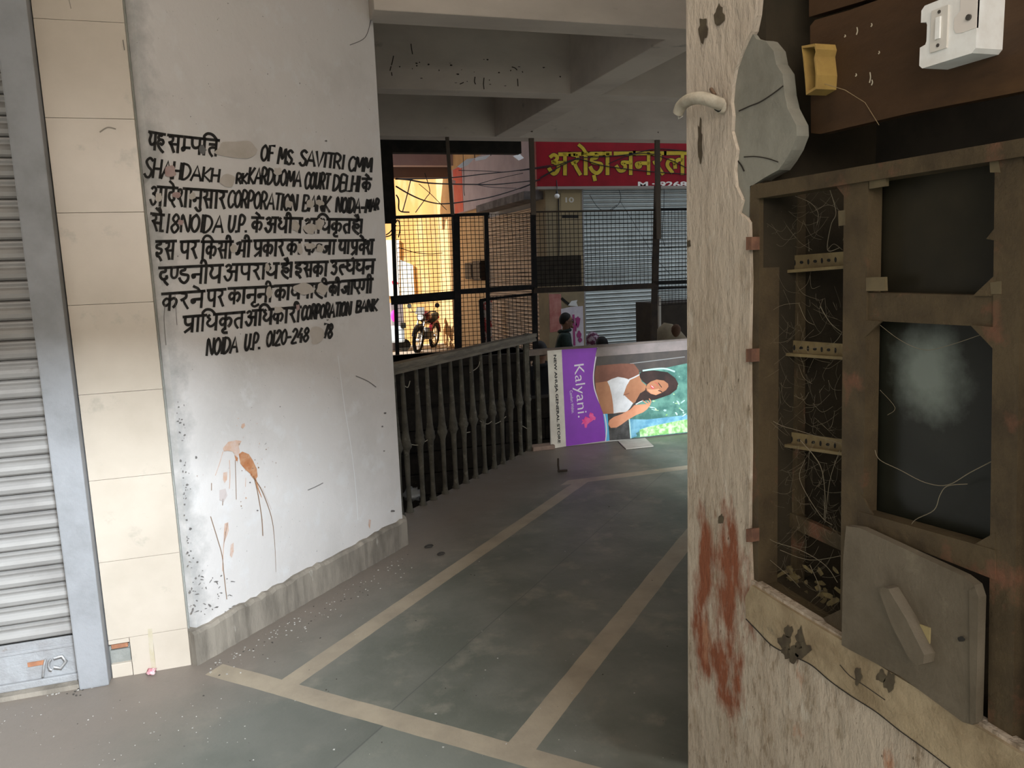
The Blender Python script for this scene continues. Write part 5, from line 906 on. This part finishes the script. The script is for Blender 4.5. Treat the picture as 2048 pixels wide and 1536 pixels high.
for _ in range(60): chip(random.uniform(600, 1360), random.uniform(960, 1530), random.uniform(.002, .006), random.random() < .5)
tag(mb.build('floor_grit', [chipm, mat('dark_chip', (.08, .07, .06), .9)], None, (0, 3, 0)), 'scattered plaster chips and grit on the stone floor', 'litter', kind='stuff')
mb = MB(); p = [onz(*q, .003) for q in ((1236, 883), (1290, 877), (1307, 893), (1252, 899))]; mb.prism(p, (0, 0, .006)); tag(mb.build('cardboard_sheet', mat('pale_card', (.48, .44, .38), .8, col2=(.4, .37, .32), scale=8), None, p[0]), 'flat pale cardboard sheet on the floor before the banner', 'cardboard')
def crumple(name, px, py, r, m, lab, cat, n=10):
    c = onz(px, py, 0) + Vector((0, 0, r * .55)); mb = MB(); mb.ball(c, (r, r, r * .6), n=n, f=lambda q: q * random.uniform(.55, 1.15)); tag(mb.build(name, m, None, c - Vector((0, 0, r * .55))), lab, cat)
crumple('plastic_scrap', 1243, 878, .055, mat('clear_scrap', (.6, .6, .58), .25), 'crumpled white plastic scrap against the foot of the banner', 'plastic')
crumple('sweet_wrapper', 303, 1349, .022, mat('pink_wrapper', (.60, .20, .24), .5, col2=(.75, .65, .62), scale=60), 'crumpled pink and white wrapper on the floor below the tiles', 'wrapper')
crumple('plastic_bag', 827, 1000, .075, mat('grey_bag', (.20, .20, .19), .3), 'dim crumpled plastic bag at the foot of the nearest baluster', 'bag', 12)
for (px, py, r, lab) in ((858, 1093, .022, 'upper dark ring of scrap on the floor past the white wall'), (882, 1108, .018, 'lower dark ring of scrap on the floor past the white wall')):
    c = onz(px, py, .004); mb = MB(); mb.tube([c + Vector((r * math.cos(i * .6), r * .8 * math.sin(i * .6), .002 + .002 * math.sin(i))) for i in range(10)], .004, 6); tag(mb.build('scrap_ring', mat('dark_scrap', (.05, .045, .04), .7), None, c), lab, 'scrap')
p = onz(1118, 944, .0); mb = MB(); mb.tube([p, p + Vector((-.005, .0, .05)), p + Vector((0, .01, .10))], .007, 6); mb.tube([p + Vector((-.01, 0, .008)), p + Vector((.06, -.01, .008))], .008, 6); tag(mb.build('iron_stub', mat('rusty_stub', (.06, .045, .035), .8), None, p), 'small dark iron stub standing up from the floor before the kerb', 'stub')
p0 = onz(142, 1376, .004); mb = MB(); mb.prism([onz(*q, .003) for q in ((146, 1374), (158, 1356), (172, 1352), (158, 1374))], (0, 0, .004)); tag(mb.build('tile_shard', chipm, None, p0), 'broken grey shard on the floor at the shutter corner', 'shard')
# ------------------------------------------------------------------ people (seated in the courtyard)
skin_m = mat('brown_skin', (.20, .105, .065), .6, col2=(.17, .09, .055), scale=9); hair_m = mat('black_hair', (.012, .010, .009), .6)
def skin_mesh(name, pts, edges, radii, m, parent, root=0, sub=2):
    me = bpy.data.meshes.new(name); me.from_pydata(pts, edges, []); me.materials.append(m)
    o = bpy.data.objects.new(name, me); COL.objects.link(o); o.parent = parent
    s = o.modifiers.new('skin', 'SKIN'); s.use_smooth_shade = True; o.modifiers.new('sub', 'SUBSURF').levels = sub; o.modifiers['sub'].render_levels = sub
    for v, r in zip(me.skin_vertices[0].data, radii): v.radius = (r, r) if not isinstance(r, tuple) else r; v.use_root = False
    me.skin_vertices[0].data[root].use_root = True
    dg = bpy.context.evaluated_depsgraph_get(); nm = bpy.data.meshes.new_from_object(o.evaluated_get(dg)); o.modifiers.clear(); o.data = nm
    nm.name = name; nm.materials.clear(); nm.materials.append(m); nm.polygons.foreach_set('use_smooth', [True] * len(nm.polygons)); bpy.data.meshes.remove(me); return o
def person(loc, face, seat, label, coat, trouser, glasses=False, arm=0.0):
    """face: heading angle; seat: height of the seat above the ground"""
    t = thing('person', label, 'person', loc, None); t.rotation_euler = (0, 0, face)
    P = []; E = []; R = []
    def v(p, r, link=None):
        P.append(p); R.append(r); i = len(P) - 1
        if link is not None: E.append((link, i))
        return i
    s = seat + .10
    pel = v((0, 0, s), .13); sp = v((-.02, 0, s + .22), .13, pel); chs = v((0, 0, s + .42), .145, sp); nb = v((.015, 0, s + .52), .066, chs); nk = v((.035, 0, s + .57), .058, nb)
    hd0 = v((.045, 0, s + .635), (.080, .072), nk); hd1 = v((.05, 0, s + .70), (.095, .078), hd0); v((.035, 0, s + .765), (.082, .070), hd1)
    limbs = {}
    for sgn in (-1, 1):
        sh_ = v((0, .17 * sgn, s + .44), .062, chs); el = v((.06 + arm * .1, .235 * sgn, s + .18), .047, sh_); wr = v((.28, .13 * sgn, s + .10 + arm * .05), .031, el); pa = v((.35, .11 * sgn, s + .09 + arm * .05), (.040, .018), wr)
        for k, (dy, ln) in enumerate(((-.030, .070), (-.010, .082), (.010, .078), (.029, .060))):
            f1 = v((.39, (.11 + dy) * sgn, s + .085 + arm * .05), .0095, pa); f2 = v((.39 + ln * .55, (.11 + dy) * sgn, s + .070 + arm * .05), .0088, f1); v((.39 + ln * .8, (.11 + dy) * sgn, s + .045 + arm * .05), .008, f2)
        th = v((.33, (.11 - .045) * sgn, s + .085 + arm * .05), .011, wr); v((.37, (.11 - .065) * sgn, s + .075 + arm * .05), .009, th)
        hp = v((.05, .09 * sgn, s), .10, pel); kz = max(.44, s - .05) if seat > .35 else .42; kn = v((.44, .13 * sgn, kz), .066, hp); an = v((.42, .13 * sgn, .09), .042, kn); v((.58, .14 * sgn, .035), .036, an)
        limbs[sgn] = ((0, .17 * sgn, s + .44), (.06 + arm * .1, .235 * sgn, s + .18), (.265, .138 * sgn, s + .105 + arm * .05), (.05, .09 * sgn, s), (.44, .13 * sgn, kz), (.42, .13 * sgn, .13))
    skin_mesh('body', P, E, R, skin_m, t, pel)
    # head details: nose, ears, jaw as one piece with eyes, brows and mouth
    hc = Vector((.05, 0, s + .69)); mb = MB()
    def fh(q): return Vector((q.x * (1.0 if q.x > 0 else .95), q.y * (1 - .12 * max(0, q.x) / .1), q.z - (.012 if q.x > .03 and q.z < -.03 else 0)))
    mb.ball(hc, (.098, .078, .122), 0, 18, fh); mb.ball(hc + Vector((.10, 0, -.012)), (.020, .014, .022), 0, 10); mb.ball(hc + Vector((.085, 0, -.085)), (.030, .030, .022), 0, 10)
    for sg in (-1, 1): mb.ball(hc + Vector((-.005, .079 * sg, -.008)), (.020, .009, .032), 0, 10)
    h = mb.build('head', skin_m, t)
    mb = MB()
    for sg in (-1, 1): mb.ball(hc + Vector((.088, .032 * sg, .012)), (.010, .014, .008), 0, 10); mb.box(hc + Vector((.086, .032 * sg - .02, .030)), hc + Vector((.096, .032 * sg + .02, .037)), 1)
    mb.box(hc + Vector((.090, -.024, -.058)), hc + Vector((.098, .024, -.049)), 2); mb.build('face_features', [mat('eye_white', (.5, .46, .42), .4), hair_m, mat('mouth_tone', (.14, .05, .045), .6)], h)
    mb = MB(); mb.ball(hc + Vector((-.016, 0, .028)), (.104, .088, .118), 0, 20, lambda q: Vector((min(q.x, .065 + q.z * .25), q.y, max(q.z, -.065 + max(0, q.x + .02) * 1.15)))); mb.build('hair', hair_m, t)
    if glasses:
        mb = MB()
        for sg in (-1, 1):
            mb.tube([hc + Vector((.106, .034 * sg + .026 * math.cos(a * .6283), .012 + .020 * math.sin(a * .6283))) for a in range(11)], .004, 6); mb.tube([hc + Vector((.104, .060 * sg, .014)), hc + Vector((.0, .082 * sg, .012))], .0035, 6)
        mb.tube([hc + Vector((.108, -.010, .015)), hc + Vector((.108, .010, .015))], .0035, 6); mb.build('glasses', mat('glasses_black', (.015, .015, .016), .4), t)
    # clothing: jacket and trousers grown over the body
    P, E, R = [], [], []; pel = v((0, 0, s - .03), .155); a1 = v((-.02, 0, s + .2), .158, pel); a2 = v((0, 0, s + .41), .19, a1); v((.015, 0, s + .52), .105, a2)
    for sg in (-1, 1): q = limbs[sg]; b1 = v((q[0][0], q[0][1] * 1.08, q[0][2] + .005), .092, a2); b2 = v(q[1], .066, b1); v(q[2], .048, b2)
    jk = skin_mesh('jacket', P, E, R, coat, t, pel)
    mb = MB(); mb.tube([Vector((.015 + .09 * math.cos(i * .5236), .085 * math.sin(i * .5236), s + .545 + .012 * math.cos(i * .5236))) for i in range(13)], .026, 8, cap=False); mb.build('collar', coat, jk)
    P, E, R = [], [], []; pel = v((0, 0, s - .01), .14)
    for sg in (-1, 1): q = limbs[sg]; b1 = v(q[3], .118, pel); b2 = v(q[4], .085, b1); v(q[5], .062, b2)
    skin_mesh('trousers', P, E, R, trouser, t, pel)
    for sg in (-1, 1):
        mb = MB(); mb.ball((.50, .135 * sg, .045), (.135, .05, .045), 0, 12, lambda q: Vector((q.x, q.y, max(q.z, -.042)))); mb.build('shoe', mat('dark_shoe', (.03, .025, .02), .5), t)
    return t
def stool(loc, h, label):
    t = thing('stool', label, 'stool', loc, 'low stools in the courtyard'); m = mat('stool_plastic', (.10, .04, .03), .5); O = Vector(loc)
    mb = MB(); mb.box(O + Vector((-.16, -.16, h - .03)), O + Vector((.16, .16, h)), 0, .01); mb.build('seat', m, t, O)
    for a in (-1, 1):
        for b in (-1, 1): mb = MB(); mb.bar(O + Vector((.12 * a, .12 * b, h - .03)), O + Vector((.15 * a, .15 * b, 0)), .03); mb.build('leg', m, t, O)
coat_g = mat('dark_green_jacket', (.014, .022, .018), .8, col2=(.02, .035, .028), scale=9); coat_b = mat('black_coat', (.012, .012, .014), .85); trs = mat('dark_trousers', (.02, .02, .024), .85)
Y1 = 11.6; hp_ = ony(1129, 628, Y1); st1 = hp_.z - G0 - .10 - .81
q = ony(1128, 690, Y1); person((q.x, Y1, G0), -.35, st1, 'man with glasses in a dark green jacket sitting before the pillar, facing right', coat_g, trs, True, .6); stool((q.x, Y1, G0), st1 - .04, 'stool under the man in the dark green jacket')
Y2 = 10.6; hp_ = ony(1207, 676, Y2); st2 = max(.12, hp_.z - G0 - .10 - .81); q = ony(1207, 690, Y2)
person((q.x, Y2, G0), 1.9, st2, 'black haired person low behind the purple banner panel, only hair showing', coat_b, trs); stool((q.x, Y2, G0), max(.06, st2 - .04), 'stool under the person behind the purple panel')
Y3 = 9.2; hp_ = ony(1080, 686, Y3); st3 = max(.12, hp_.z - G0 - .10 - .81); q = ony(1080, 690, Y3)
person((q.x, Y3, G0), 1.2, st3, 'person in black at the left end of the banner, beside the grille post', coat_b, trs); stool((q.x, Y3, G0), max(.06, st3 - .04), 'stool under the person left of the banner')
# purple checked cloth and white cup beside the man
p = ony(1186, 675, 12.4); mb = MB(); mb.ball((p.x, 12.4, ony(1186, 688, 12.4).z - .02), (.12, .12, .24), n=14, f=lambda q: q * (1 + .12 * math.sin(14 * q.z + 5 * q.x))); tag(mb.build('purple_bundle', mat('purple_check_cloth', (.10, .03, .06), .9, col2=(.35, .28, .32), scale=16, lo=.48, hi=.55), None, (p.x, 12.4, G0)), 'purple and white checked cloth bundle right of the man in green', 'cloth')
mb = MB(); mb.box((p.x - .16, 12.2, G0), (p.x + .16, 12.6, ony(1186, 688, 12.4).z - .275), bev=.02); tag(mb.build('wooden_crate', mat('crate_dark', (.05, .035, .025), .8), None, (p.x, 12.4, G0)), 'dark crate holding the checked cloth bundle', 'crate')
